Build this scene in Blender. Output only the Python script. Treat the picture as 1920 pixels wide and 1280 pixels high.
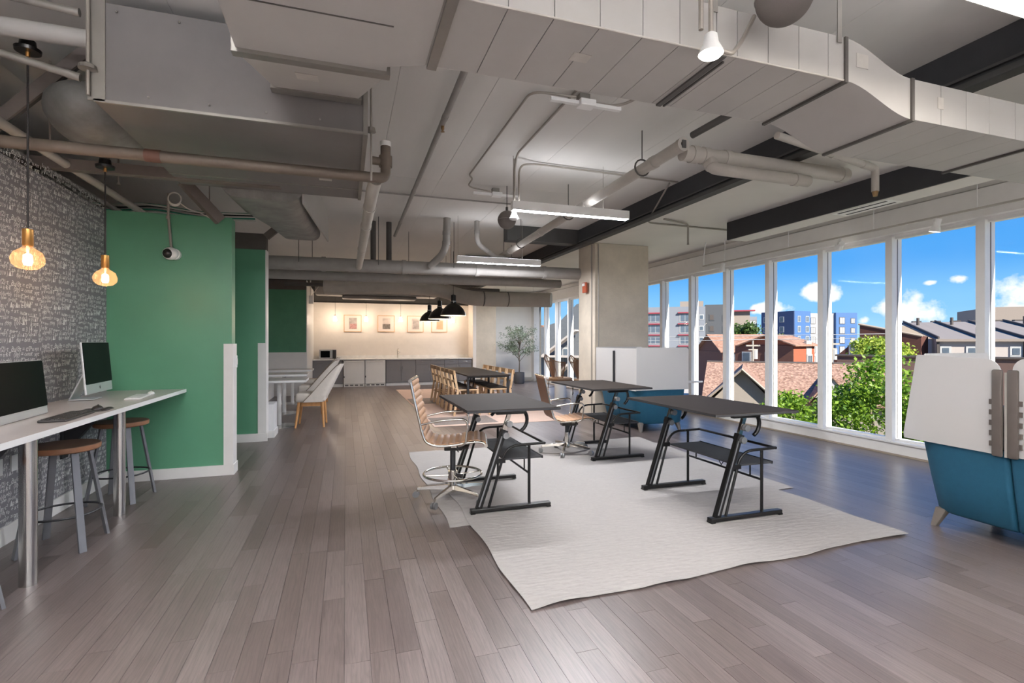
import bpy, bmesh, math, random
from mathutils import Vector, Matrix
for o in list(bpy.data.objects): bpy.data.objects.remove(o)
S = bpy.context.scene; COL = S.collection
R = math.radians; PI = math.pi
def hx(h):
    h = h.lstrip('#'); r = [int(h[i:i+2], 16)/255 for i in (0, 2, 4)]
    return tuple(((c+0.055)/1.055)**2.4 if c > 0.04045 else c/12.92 for c in r)+(1.0,)
# ------------------------------------------------------------------ camera
cam = bpy.data.cameras.new('camera'); camo = bpy.data.objects.new('camera', cam); COL.objects.link(camo)
cam.sensor_width = 36; cam.lens = 950/1920*36; cam.clip_end = 6000; cam.clip_start = .05
camo.location = (0, 0, 1.5); camo.rotation_euler = (R(90), 0, -math.atan2(.312, .950)); S.camera = camo
S.view_settings.view_transform = 'Standard'; S.view_settings.look = 'None'
S.view_settings.gamma = 1; S.view_settings.use_curve_mapping = False
S.view_settings.exposure = 1.12
LED = 142.0; SUN = 5.6; SKY = 0.56
# ------------------------------------------------------------------ sky with fair-weather cumulus
W = bpy.data.worlds.new('sky'); S.world = W; W.use_nodes = True
nt = W.node_tree; N = nt.nodes; Lk = nt.links; N.clear()
def wn(t, **k):
    n = N.new(t)
    for a, b in k.items(): setattr(n, a, b)
    return n
def wm(op, a, b=None, c=None, clamp=False):
    n = wn('ShaderNodeMath', operation=op, use_clamp=clamp)
    for i, x in enumerate((a, b, c)):
        if x is None: continue
        if isinstance(x, (int, float)): n.inputs[i].default_value = x
        else: Lk.new(x, n.inputs[i])
    return n.outputs[0]
tc = wn('ShaderNodeTexCoord'); gen = tc.outputs['Generated']
nrm = wn('ShaderNodeVectorMath', operation='NORMALIZE'); Lk.new(gen, nrm.inputs[0]); D = nrm.outputs[0]
sx = wn('ShaderNodeSeparateXYZ'); Lk.new(D, sx.inputs[0])
cr = wn('ShaderNodeValToRGB'); cr.color_ramp.interpolation = 'EASE'
e = cr.color_ramp.elements; e[0].position = 0.0; e[0].color = hx('#a6d6f2'); e[1].position = .55; e[1].color = hx('#2a74d0')
for p, c in ((.06, '#7fbff0'), (.14, '#4d9fe9'), (.26, '#3489e0')):
    q = e.new(p); q.color = hx(c)
Lk.new(sx.outputs[2], cr.inputs[0])
nz = wn('ShaderNodeTexNoise'); nz.inputs['Scale'].default_value = 13; nz.inputs['Detail'].default_value = 7; nz.inputs['Roughness'].default_value = .58
Lk.new(D, nz.inputs['Vector'])
mask = None
CL = [((1712, 588), .052, .027), ((1660, 577), .030, .020), ((1897, 548), .060, .040), ((1940, 585), .08, .03), ((1536, 546), .028, .014), ((1560, 555), .014, .012),
      ((1800, 524), .015, .009), ((1622, 601), .012, .010), ((1438, 580), .035, .010), ((1745, 530), .010, .005), ((2300, 560), .12, .05), ((2700, 480), .14, .05)]
for (u, v), rw, rh in CL:      # bearings of the cumulus heads over the roofs
    c = Vector(((u-648)/1000, (3853-u)/3045, (640-v)/950)).normalized()
    sb = wn('ShaderNodeVectorMath', operation='SUBTRACT'); Lk.new(D, sb.inputs[0]); sb.inputs[1].default_value = c
    ml = wn('ShaderNodeVectorMath', operation='MULTIPLY'); Lk.new(sb.outputs[0], ml.inputs[0]); ml.inputs[1].default_value = (1/rw, 1/rw, 1/rh)
    ln = wn('ShaderNodeVectorMath', operation='LENGTH'); Lk.new(ml.outputs[0], ln.inputs[0])
    m = wm('SUBTRACT', 1.0, ln.outputs['Value'])
    mask = m if mask is None else wm('MAXIMUM', mask, m)
mask = wm('MAXIMUM', mask, -1.2)
nn = wm('MULTIPLY', wm('SUBTRACT', nz.outputs[0], .5), 4.2)
big = wn('ShaderNodeTexNoise'); big.inputs['Scale'].default_value = 2.6; big.inputs['Detail'].default_value = 5; Lk.new(D, big.inputs['Vector'])
veil = wm('MULTIPLY', wm('SUBTRACT', big.outputs[0], .5, clamp=True), .3)
cl = wm('MULTIPLY', wm('ADD', mask, nn), 1.9, clamp=True)
cl = wm('MAXIMUM', cl, veil, clamp=True)
up = wm('GREATER_THAN', sx.outputs[2], 0.0); cl = wm('MULTIPLY', cl, up)
mx = wn('ShaderNodeMix', data_type='RGBA'); Lk.new(cl, mx.inputs[0]); Lk.new(cr.outputs[0], mx.inputs[6]); mx.inputs[7].default_value = (1.0, 1.0, 1.0, 1)
gm = wn('ShaderNodeMix', data_type='RGBA'); Lk.new(up, gm.inputs[0]); gm.inputs[6].default_value = hx('#8d8b83'); Lk.new(mx.outputs[2], gm.inputs[7])
bg = wn('ShaderNodeBackground'); bg.inputs[1].default_value = SKY; Lk.new(gm.outputs[2], bg.inputs[0])
wo = wn('ShaderNodeOutputWorld'); Lk.new(bg.outputs[0], wo.inputs[0])
sl = bpy.data.lights.new('sun', 'SUN'); sl.energy = SUN; sl.angle = R(.6); sl.color = (1, .95, .87)
so = bpy.data.objects.new('sun', sl); COL.objects.link(so); so.location = (30, -40, 60)
so.rotation_euler = Vector((-.09, .79, -.58)).to_track_quat('-Z', 'Y').to_euler()
# ------------------------------------------------------------------ materials
MT = {}
def newmat(name):
    m = bpy.data.materials.new(name); m.use_nodes = True; MT[name] = m
    t = m.node_tree; t.nodes.clear()
    out = t.nodes.new('ShaderNodeOutputMaterial'); p = t.nodes.new('ShaderNodeBsdfPrincipled'); t.links.new(p.outputs[0], out.inputs[0])
    return m, t, p, out
def nd(t, ty, **k):
    n = t.nodes.new(ty)
    for a, b in k.items():
        if a in n.inputs: n.inputs[a].default_value = b
        else: setattr(n, a, b)
    return n
def M(name, col, rough=.5, metal=0, var=.10, scale=6, bump=0, bscale=60, spec=.5, coord='Object', stretch=(1, 1, 1), coat=0):
    m, t, p, out = newmat(name); c = hx(col)
    p.inputs['Roughness'].default_value = rough; p.inputs['Metallic'].default_value = metal; p.inputs['Specular IOR Level'].default_value = spec
    if coat: p.inputs['Coat Weight'].default_value = coat
    co = nd(t, 'ShaderNodeTexCoord'); mp = nd(t, 'ShaderNodeMapping'); mp.inputs['Scale'].default_value = stretch
    t.links.new(co.outputs[coord], mp.inputs[0])
    n = nd(t, 'ShaderNodeTexNoise', Scale=scale, Detail=5.0, Roughness=.6); t.links.new(mp.outputs[0], n.inputs['Vector'])
    r = nd(t, 'ShaderNodeValToRGB'); e = r.color_ramp.elements
    e[0].position = .3; e[1].position = .7
    e[0].color = tuple(x*(1-var) for x in c[:3])+(1,); e[1].color = tuple(min(1, x*(1+var)) for x in c[:3])+(1,)
    t.links.new(n.outputs[0], r.inputs[0]); t.links.new(r.outputs[0], p.inputs['Base Color'])
    if bump:
        b = nd(t, 'ShaderNodeTexNoise', Scale=bscale, Detail=3.0); t.links.new(mp.outputs[0], b.inputs['Vector'])
        bp = nd(t, 'ShaderNodeBump', Strength=bump, Distance=.01); t.links.new(b.outputs[0], bp.inputs['Height']); t.links.new(bp.outputs[0], p.inputs['Normal'])
    return m
def EM(name, col, strength):
    m, t, p, out = newmat(name); e = nd(t, 'ShaderNodeEmission'); e.inputs[0].default_value = hx(col); e.inputs[1].default_value = strength
    t.links.new(e.outputs[0], out.inputs[0]); return m
def link(t, a, b): t.links.new(a, b)
# floor: weathered grey-brown boards; grain runs along Y, tone differs from board to board
m, t, p, out = newmat('floorwood')
geo = nd(t, 'ShaderNodeNewGeometry'); oi = nd(t, 'ShaderNodeObjectInfo')
ad = nd(t, 'ShaderNodeMath', operation='ADD'); link(t, geo.outputs['Random Per Island'], ad.inputs[0]); link(t, oi.outputs['Random'], ad.inputs[1])
fr = nd(t, 'ShaderNodeMath', operation='FRACT'); link(t, ad.outputs[0], fr.inputs[0])
of = nd(t, 'ShaderNodeVectorMath', operation='SCALE'); of.inputs[0].default_value = (37, 91, 13); link(t, fr.outputs[0], of.inputs['Scale'])
pa = nd(t, 'ShaderNodeVectorMath', operation='ADD'); link(t, geo.outputs['Position'], pa.inputs[0]); link(t, of.outputs[0], pa.inputs[1])
mp = nd(t, 'ShaderNodeMapping'); mp.inputs['Scale'].default_value = (1, .07, 1); link(t, pa.outputs[0], mp.inputs[0])
g1 = nd(t, 'ShaderNodeTexNoise', Scale=46.0, Detail=6.0, Roughness=.62, Distortion=1.2); link(t, mp.outputs[0], g1.inputs['Vector'])
mp2 = nd(t, 'ShaderNodeMapping'); mp2.inputs['Scale'].default_value = (1, .16, 1); link(t, pa.outputs[0], mp2.inputs[0])
g2 = nd(t, 'ShaderNodeTexWave', wave_type='BANDS', bands_direction='X', Scale=16.0, Distortion=9.0, Detail=3.0); g2.inputs['Detail Scale'].default_value = .9; link(t, mp2.outputs[0], g2.inputs['Vector'])
r1 = nd(t, 'ShaderNodeValToRGB'); e = r1.color_ramp.elements; e[0].position = 0; e[0].color = hx('#605551'); e[1].position = 1; e[1].color = hx('#766b67')
for pp, cc in ((.25, '#665b56'), (.5, '#6b605c'), (.75, '#706561')): q = e.new(pp); q.color = hx(cc)
link(t, fr.outputs[0], r1.inputs[0])
r2 = nd(t, 'ShaderNodeValToRGB'); e = r2.color_ramp.elements; e[0].position = .32; e[0].color = (.74, .73, .73, 1); e[1].position = .62; e[1].color = (1.06, 1.06, 1.06, 1); link(t, g1.outputs[0], r2.inputs[0])
r3 = nd(t, 'ShaderNodeValToRGB'); e = r3.color_ramp.elements; e[0].position = 0; e[0].color = (.72, .71, .72, 1); e[1].position = .22; e[1].color = (1, 1, 1, 1); link(t, g2.outputs[0], r3.inputs[0])
m1 = nd(t, 'ShaderNodeMix', data_type='RGBA', blend_type='MULTIPLY'); m1.inputs[0].default_value = 1; link(t, r1.outputs[0], m1.inputs[6]); link(t, r2.outputs[0], m1.inputs[7])
m2 = nd(t, 'ShaderNodeMix', data_type='RGBA', blend_type='MULTIPLY'); m2.inputs[0].default_value = .55; link(t, m1.outputs[2], m2.inputs[6]); link(t, r3.outputs[0], m2.inputs[7])
link(t, m2.outputs[2], p.inputs['Base Color']); p.inputs['Specular IOR Level'].default_value = .7
rr = nd(t, 'ShaderNodeMapRange'); rr.inputs['To Min'].default_value = .26; rr.inputs['To Max'].default_value = .42; link(t, g1.outputs[0], rr.inputs[0]); link(t, rr.outputs[0], p.inputs['Roughness'])
bp = nd(t, 'ShaderNodeBump', Strength=.12, Distance=.004); link(t, g1.outputs[0], bp.inputs['Height']); link(t, bp.outputs[0], p.inputs['Normal'])
# glass pane: clear with a Schlick reflection that is the same from both sides
m, t, p, out = newmat('glass'); t.nodes.remove(p)
tr = nd(t, 'ShaderNodeBsdfTransparent'); tr.inputs[0].default_value = (.975, .985, .98, 1); gl = nd(t, 'ShaderNodeBsdfGlossy', Roughness=.0); lw_ = nd(t, 'ShaderNodeLayerWeight')
pw = nd(t, 'ShaderNodeMath', operation='POWER'); link(t, lw_.outputs['Facing'], pw.inputs[0]); pw.inputs[1].default_value = 5.0
ma = nd(t, 'ShaderNodeMath', operation='MULTIPLY_ADD'); link(t, pw.outputs[0], ma.inputs[0]); ma.inputs[1].default_value = .4; ma.inputs[2].default_value = .004
ms = nd(t, 'ShaderNodeMixShader'); link(t, ma.outputs[0], ms.inputs[0]); link(t, tr.outputs[0], ms.inputs[1]); link(t, gl.outputs[0], ms.inputs[2]); link(t, ms.outputs[0], out.inputs[0])
# amber bulb glass: tinted, with a little scatter that catches the filament
m, t, p, out = newmat('amber'); t.nodes.remove(p)
tr = nd(t, 'ShaderNodeBsdfTransparent'); tr.inputs[0].default_value = (1, .9, .78, 1); tl = nd(t, 'ShaderNodeBsdfTranslucent'); tl.inputs[0].default_value = (.95, .68, .45, 1); gl = nd(t, 'ShaderNodeBsdfGlossy', Roughness=.03)
ms = nd(t, 'ShaderNodeMixShader'); ms.inputs[0].default_value = .08; link(t, tr.outputs[0], ms.inputs[1]); link(t, tl.outputs[0], ms.inputs[2])
lw_ = nd(t, 'ShaderNodeLayerWeight'); pw = nd(t, 'ShaderNodeMath', operation='POWER'); link(t, lw_.outputs['Facing'], pw.inputs[0]); pw.inputs[1].default_value = 4.0; m3 = nd(t, 'ShaderNodeMath', operation='MULTIPLY_ADD'); link(t, pw.outputs[0], m3.inputs[0]); m3.inputs[1].default_value = .5; m3.inputs[2].default_value = .03
ms2 = nd(t, 'ShaderNodeMixShader'); link(t, m3.outputs[0], ms2.inputs[0]); link(t, ms.outputs[0], ms2.inputs[1]); link(t, gl.outputs[0], ms2.inputs[2]); link(t, ms2.outputs[0], out.inputs[0])
# translucent privacy screen
m, t, p, out = newmat('screen'); df = nd(t, 'ShaderNodeBsdfDiffuse'); df.inputs[0].default_value = hx('#e9e6e2'); tl = nd(t, 'ShaderNodeBsdfTranslucent'); tl.inputs[0].default_value = hx('#e6e3e0')
p.inputs['Base Color'].default_value = hx('#e9e6e2'); p.inputs['Roughness'].default_value = .35
nzz = nd(t, 'ShaderNodeTexNoise', Scale=3.0); ms = nd(t, 'ShaderNodeMixShader'); ms.inputs[0].default_value = .42; link(t, p.outputs[0], ms.inputs[1]); link(t, tl.outputs[0], ms.inputs[2]); link(t, ms.outputs[0], out.inputs[0])
# cane weave: open lattice
m, t, p, out = newmat('cane'); p.inputs['Base Color'].default_value = hx('#9a7350'); p.inputs['Roughness'].default_value = .6
co = nd(t, 'ShaderNodeUVMap'); mp = nd(t, 'ShaderNodeMapping'); mp.inputs['Scale'].default_value = (34, 34, 1); mp.inputs['Rotation'].default_value = (0, 0, R(45)); link(t, co.outputs[0], mp.inputs[0])
fv = nd(t, 'ShaderNodeVectorMath', operation='FRACTION'); link(t, mp.outputs[0], fv.inputs[0]); sp = nd(t, 'ShaderNodeSeparateXYZ'); link(t, fv.outputs[0], sp.inputs[0])
g_1 = nd(t, 'ShaderNodeMath', operation='GREATER_THAN'); g_1.inputs[1].default_value = .42; link(t, sp.outputs[0], g_1.inputs[0])
g_2 = nd(t, 'ShaderNodeMath', operation='GREATER_THAN'); g_2.inputs[1].default_value = .42; link(t, sp.outputs[1], g_2.inputs[0])
mm = nd(t, 'ShaderNodeMath', operation='MULTIPLY'); link(t, g_1.outputs[0], mm.inputs[0]); link(t, g_2.outputs[0], mm.inputs[1])
tr = nd(t, 'ShaderNodeBsdfTransparent'); ms = nd(t, 'ShaderNodeMixShader'); link(t, mm.outputs[0], ms.inputs[0]); link(t, p.outputs[0], ms.inputs[1]); link(t, tr.outputs[0], ms.inputs[2]); link(t, ms.outputs[0], out.inputs[0])
def BRICK(name, c1, c2, mortar, scale, rough=.85):
    m, t, p, out = newmat(name); p.inputs['Roughness'].default_value = rough
    co = nd(t, 'ShaderNodeTexCoord'); sp = nd(t, 'ShaderNodeSeparateXYZ'); link(t, co.outputs['Object'], sp.inputs[0])
    a = nd(t, 'ShaderNodeMath', operation='ADD'); link(t, sp.outputs[0], a.inputs[0]); link(t, sp.outputs[1], a.inputs[1])
    cb = nd(t, 'ShaderNodeCombineXYZ'); link(t, a.outputs[0], cb.inputs[0]); link(t, sp.outputs[2], cb.inputs[1])
    b = nd(t, 'ShaderNodeTexBrick', Scale=scale); b.inputs['Color1'].default_value = hx(c1); b.inputs['Color2'].default_value = hx(c2); b.inputs['Mortar'].default_value = hx(mortar); b.inputs['Mortar Size'].default_value = .012
    link(t, cb.outputs[0], b.inputs['Vector']); link(t, b.outputs[0], p.inputs['Base Color'])
BRICK('brick_orange', '#9c5338', '#914c33', '#a36e56', 3); BRICK('brick_dark', '#583329', '#4d2c24', '#63402f', 3); BRICK('brick_brown', '#6e4839', '#633f33', '#775545', 3)
def SHINGLE(name, cols, sc=3.2):
    m, t, p, out = newmat(name); p.inputs['Roughness'].default_value = .9
    co = nd(t, 'ShaderNodeTexCoord'); mp = nd(t, 'ShaderNodeMapping'); mp.inputs['Scale'].default_value = (1, 1, 2.0); link(t, co.outputs['Object'], mp.inputs[0])
    v = nd(t, 'ShaderNodeTexVoronoi', Scale=sc); link(t, mp.outputs[0], v.inputs['Vector'])
    sp = nd(t, 'ShaderNodeSeparateColor'); link(t, v.outputs['Color'], sp.inputs[0])
    r = nd(t, 'ShaderNodeValToRGB'); e = r.color_ramp.elements; e[0].color = hx(cols[0]); e[1].color = hx(cols[2]); q = e.new(.5); q.color = hx(cols[1])
    link(t, sp.outputs[0], r.inputs[0]); link(t, r.outputs[0], p.inputs['Base Color'])
    bp = nd(t, 'ShaderNodeBump', Strength=.6, Distance=.05); link(t, v.outputs['Distance'], bp.inputs['Height']); link(t, bp.outputs[0], p.inputs['Normal'])
SHINGLE('shingle', ('#755847', '#8f7060', '#a58672'), 7.5)
SHINGLE('shingle_far', ('#865f4c', '#93705c', '#9f7d68'), 3)
# leaves: two-sided foliage with translucency
def LEAF(name, c1, c2, tl=.4):
    m, t, p, out = newmat(name); g = nd(t, 'ShaderNodeNewGeometry'); r = nd(t, 'ShaderNodeValToRGB'); e = r.color_ramp.elements; e[0].color = hx(c1); e[1].color = hx(c2)
    link(t, g.outputs['Random Per Island'], r.inputs[0]); link(t, r.outputs[0], p.inputs['Base Color']); p.inputs['Roughness'].default_value = .5
    tb = nd(t, 'ShaderNodeBsdfTranslucent'); link(t, r.outputs[0], tb.inputs[0]); ms = nd(t, 'ShaderNodeMixShader'); ms.inputs[0].default_value = tl
    link(t, p.outputs[0], ms.inputs[1]); link(t, tb.outputs[0], ms.inputs[2]); link(t, ms.outputs[0], out.inputs[0])
LEAF('leaf_maple', '#4f7420', '#93b238'); LEAF('leaf_light', '#8ba33a', '#b9c455'); LEAF('leaf_dark', '#3d5426', '#5d7535'); LEAF('leaf_olive', '#6f7d68', '#97a58c', .2)
M('concrete', '#c9bead', .85, var=.13, scale=2.2, bump=.15, bscale=35)
M('ceil_concrete', '#dad7d2', .9, var=.07, scale=.9, bump=.10, bscale=25, coord='Generated')
M('ceil_soffit', '#dedad3', .9, var=.05, scale=.8)
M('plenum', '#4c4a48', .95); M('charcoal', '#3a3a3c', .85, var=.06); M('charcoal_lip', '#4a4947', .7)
M('duct', '#b6b3ae', .55, metal=.0, var=.06, scale=1.3); M('duct_dark', '#7d7977', .5, metal=.2, var=.10, scale=1.5); M('duct_seam', '#55514d', .6); M('galv', '#9a968f', .42, metal=.6, var=.12, scale=3)
M('duct_tape', '#c3beb6', .5); M('foil', '#8f8e8a', .55, metal=.3, var=.25, scale=5, bump=.5, bscale=9)
M('pipe_grey', '#b8b2a9', .6, var=.06); M('pipe_far', '#9b9792', .65, var=.08); M('pipe_brown', '#75695d', .5, metal=.2, var=.12); M('pipe_dark', '#55524f', .55, var=.08); M('conduit', '#9d968d', .45, metal=.35, var=.06)
M('brass', '#8f7350', .4, metal=.8); M('rust', '#6b4a3c', .6); M('strut', '#7d736d', .6, metal=.2, var=.1)
M('white_paint', '#e6e3de', .55, var=.02); M('white_trim', '#e9e7e3', .4, var=.02); M('cream_wall', '#e6ddd3', .7, var=.03); M('header_white', '#f0eeea', .6, var=.03); M('bench_white', '#e6e6e6', .5, var=.02)
M('green', '#599574', .38, var=.06, scale=1.2, spec=.6); M('green_dark', '#4d8a68', .45, var=.06); M('brownband', '#5c554f', .8)
M('wallpaper', '#807e82', .6, var=.05, scale=2.5); M('chalk', '#e6e6e4', .8, var=.06)
M('marble', '#d3cac5', .22, var=.03, scale=3); M('edge_white', '#f2f1ee', .35, var=.01)
M('steel', '#c9c7c3', .22, metal=1, var=.04, stretch=(8, 8, .4)); M('chrome', '#d8d3cb', .12, metal=1, var=.02); M('stool_metal', '#75767a', .45, metal=.4, var=.05); M('black_steel', '#26272a', .45, var=.05)
M('stool_wood', '#5a4434', .4, var=.3, scale=9, stretch=(1, 8, 1)); M('stool_edge', '#8a5f42', .5, var=.2, scale=12)
M('alu', '#d6d6d6', .3, metal=.55, var=.02); M('black_glass', '#040405', .3, var=0, spec=.04); M('black_plastic', '#2e2b2a', .45); M('white_plastic', '#ecebe8', .35, var=.01); M('grey_key', '#cfcfcd', .45); M('dark_key', '#3d3a38', .5)
M('rug_white', '#a5a09b', .95, var=.06, scale=30, bump=.8, bscale=9, stretch=(1, 3.5, 1)); M('rug_pink', '#cdb2a2', .95, var=.06, scale=4, bump=.5, bscale=160); M('rug_dark', '#867b74', .95, var=.25, scale=45, bump=.4, bscale=120)
M('leather', '#b98f6c', .42, var=.08, scale=10); M('leather_dark', '#86604a', .5, var=.07)
M('table_black', '#38322e', .65, var=.06, scale=3, spec=.06); M('frame_black', '#1c1b1b', .35, metal=.4, var=.05); M('knob', '#8e8f90', .35, metal=.6)
M('teal', '#104d65', .8, var=.05, scale=25, bump=.15, bscale=250); M('leg_grey', '#6e665e', .5, var=.08); M('post', '#5a524c', .5)
M('fabric_cream', '#d8cfc4', .85, var=.05, scale=20, bump=.1, bscale=250); M('piping', '#8d8070', .8); M('oak', '#c9935c', .5, var=.2, scale=8, stretch=(6, 6, .6)); M('birch', '#cfae88', .5, var=.14, scale=7, stretch=(5, 5, .6)); M('birch_dark', '#a98660', .55, var=.12); M('seat_dark', '#4b3f37', .7)
M('cab_grey', '#7a7778', .5, var=.03); M('fridge', '#d9d4cd', .35, metal=.15, var=.05, scale=2); M('micro', '#a7a29c', .3, metal=.7); M('counter', '#e8e4de', .35)
M('frame_oak', '#d7ae84', .5, var=.1); M('mat_board', '#e8d9cf', .8, var=.02); M('art_grey', '#b0a49d', .8, var=.3, scale=8); M('art_dark', '#7d736c', .8, var=.5, scale=20); M('art_pink', '#b98b86', .8, var=.4, scale=14); M('art_tan', '#cfab8a', .8, var=.12); M('art_pale', '#cfc0b6', .8, var=.2)
M('lamp_black', '#141212', .3, var=.05); M('lamp_inner', '#e7dfd2', .5); M('speaker', '#6d6661', .55, var=.05, bump=.5, bscale=420); M('red_box', '#b4573a', .5); M('gold', '#d09a58', .28, metal=.9); M('cord', '#2a2523', .7); M('cable_white', '#dcd9d2', .5); M('cable_green', '#2f8f74', .5); M('lens_dark', '#2b2928', .1)
M('pot', '#5b5a5c', .7, var=.06); M('soil', '#3a2f27', .95, bump=.6); M('bark', '#6f6253', .9, var=.2, bump=.5, bscale=30); M('rattan', '#8a6443', .55, var=.15); M('cushion', '#c9a888', .85)
EM('led', '#f6f8ff', LED); EM('filament', '#ffd2a2', 50.0); EM('kbulb', '#ffe8cf', 36.0); EM('fill_up', '#f6f8ff', LED*2.5); EM('fill_soft', '#f6f8ff', 5.5); EM('led_dim', '#fff6ea', 26.0); EM('par', '#fff8ee', 4.0); EM('dome_bulb', '#ffe9cc', 90.0)  # both upward pendant glows are added to brighten the ceiling
# exterior
M('grass', '#7d8262', .95, var=.25, scale=.2); M('asphalt', '#a9a297', .95, var=.1, scale=.15); M('ext_grey', '#777b81', .8, var=.03, scale=.2); M('ext_grey2', '#5f6265', .8); M('ext_slate', '#4a4c4f', .8, var=.05); M('ext_red', '#8c2f3b', .6); M('ext_white', '#a8a5a2', .7, var=.02); M('ext_blue', '#40628f', .7, var=.03); M('ext_navy', '#3e4e6e', .7, var=.03); M('ext_window', '#56606a', .15, var=.2, scale=2, spec=.8); M('ext_frame', '#a9a9a6', .6); M('ext_beige', '#8a7e73', .8, var=.04); M('ext_cream', '#aca29a', .8, var=.03); M('ext_tan', '#9a8c7d', .8, var=.04); M('ext_siding', '#8c8278', .8, var=.03); M('roof_grey', '#837a72', .7, var=.06, scale=.4, stretch=(8, .3, .3)); M('ext_dark', '#4b433e', .7); M('darkwall', '#6a5249', .85, var=.05); M('car_white', '#c4c5c5', .3, coat=.5); M('car_grey', '#9b9a97', .35, coat=.5); M('tyre', '#1f1f20', .8); M('pole', '#8f887e', .8); M('ext_yellow', '#d8a23c', .7)
# ------------------------------------------------------------------ geometry helpers
def B(): return bmesh.new()
def box(bm, x0, x1, y0, y1, z0, z1, bev=0, seg=2):
    vs = [bm.verts.new(c) for c in ((x0, y0, z0), (x1, y0, z0), (x1, y1, z0), (x0, y1, z0), (x0, y0, z1), (x1, y0, z1), (x1, y1, z1), (x0, y1, z1))]
    fs = [bm.faces.new([vs[i] for i in f]) for f in ((3, 2, 1, 0), (4, 5, 6, 7), (0, 1, 5, 4), (1, 2, 6, 5), (2, 3, 7, 6), (3, 0, 4, 7))]
    if bev:
        es = list({e for f in fs for e in f.edges}); bmesh.ops.bevel(bm, geom=es, offset=bev, segments=seg, affect='EDGES', profile=.5)
    return bm
def frame(d):
    d = d.normalized(); a = Vector((0, 0, 1)) if abs(d.z) < .9 else Vector((1, 0, 0))
    s = d.cross(a).normalized(); return s, d.cross(s).normalized()
def loft(bm, rings, cap=True, closed=True):
    rv = [[bm.verts.new(p) for p in r] for r in rings]; n = len(rv[0])
    for a, b in zip(rv, rv[1:]):
        for i in range(n if closed else n-1):
            j = (i+1) % n
            try: bm.faces.new((a[i], a[j], b[j], b[i]))
            except ValueError: pass
    if cap:
        for r in (rv[0][::-1], rv[-1]):
            try: bm.faces.new(r)
            except ValueError: pass
    return bm
def cyl(bm, p, q, r, r2=None, seg=12):
    p, q = Vector(p), Vector(q); s, u = frame(q-p); r2 = r if r2 is None else r2
    f = lambda c, rad: [c+(s*math.cos(2*PI*i/seg)+u*math.sin(2*PI*i/seg))*rad for i in range(seg)]
    return loft(bm, [f(p, r), f(q, r2)])
def tube(bm, pts, r, seg=8, closed=False):
    P = [Vector(p) for p in pts]; n = len(P); rings = []
    t0 = (P[1]-P[0]).normalized(); s, u = frame(t0); pt = t0
    for i in range(n):
        a = P[(i-1) % n] if (i or closed) else P[i]; b = P[(i+1) % n] if (i < n-1 or closed) else P[i]
        t = (b-a).normalized()
        ax = pt.cross(t)
        if ax.length > 1e-6:
            q = Matrix.Rotation(pt.angle(t), 3, ax.normalized()); s = q @ s; u = q @ u
        pt = t; rad = r[i] if isinstance(r, (list, tuple)) else r
        rings.append([P[i]+(s*math.cos(2*PI*k/seg)+u*math.sin(2*PI*k/seg))*rad for k in range(seg)])
    if closed:
        rings.append(rings[0]); loft(bm, rings, cap=False); bmesh.ops.remove_doubles(bm, verts=bm.verts, dist=1e-5); return bm
    return loft(bm, rings)
def bend(pts, rad=.08, n=5):
    P = [Vector(p) for p in pts]; o = [P[0]]
    for a, b, c in zip(P, P[1:], P[2:]):
        r = min(rad, (a-b).length*.48, (c-b).length*.48); p = b+(a-b).normalized()*r; q = b+(c-b).normalized()*r
        for k in range(n+1):
            t = k/n; o.append(p*(1-t)**2+b*2*t*(1-t)+q*t*t)
    o.append(P[-1]); return o
def lathe(bm, prof, seg=24, c=(0, 0, 0), cap=False):
    c = Vector(c); rings = [[c+Vector((r*math.cos(2*PI*i/seg), r*math.sin(2*PI*i/seg), z)) for i in range(seg)] for r, z in prof]
    return loft(bm, rings, cap=cap)
def ball(bm, c, r, s=(1, 1, 1), seg=20, rings=12):
    x = bmesh.ops.create_uvsphere(bm, u_segments=seg, v_segments=rings, radius=r)
    for v in x['verts']: v.co = Vector((v.co.x*s[0], v.co.y*s[1], v.co.z*s[2]))+Vector(c)
    return bm
def prism(bm, poly, y0, y1, axis='y'):
    f = {'y': lambda a, b, w: (a, w, b), 'x': lambda a, b, w: (w, a, b), 'z': lambda a, b, w: (a, b, w)}[axis]
    return loft(bm, [[Vector(f(a, b, y0)) for a, b in poly], [Vector(f(a, b, y1)) for a, b in poly]])
def bar(bm, p, q, w, h, up=(0, 0, 1)):
    p, q = Vector(p), Vector(q); d = (q-p).normalized(); s = d.cross(Vector(up)).normalized(); u = s.cross(d).normalized()
    f = lambda c: [c+s*a*w/2+u*b*h/2 for a, b in ((-1, -1), (1, -1), (1, 1), (-1, 1))]
    return loft(bm, [f(p), f(q)])
def rrect(x0, x1, y0, y1, r, n=5):
    if not isinstance(r, (list, tuple)): r = [r]*4
    o = []
    for (cx, cy, a), rr in zip(((x1, y1, 0), (x0, y1, 90), (x0, y0, 180), (x1, y0, 270)), r):
        sx_ = -1 if cx == x1 else 1; sy_ = -1 if cy == y1 else 1
        for k in range(n+1):
            t = R(a+90*k/n); o.append((cx+sx_*rr+rr*math.cos(t), cy+sy_*rr+rr*math.sin(t)))
    return o
def crom(P, n=8):
    P = [Vector(p) for p in P]; P = [P[0]*2-P[1]]+P+[P[-1]*2-P[-2]]; o = []
    for i in range(1, len(P)-2):
        a, b, c, d = P[i-1:i+3]
        for k in range(n):
            t = k/n; o.append(.5*((2*b)+(c-a)*t+(2*a-5*b+4*c-d)*t*t+(3*b-a-3*c+d)*t**3))
    o.append(P[-2]); return o
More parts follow.
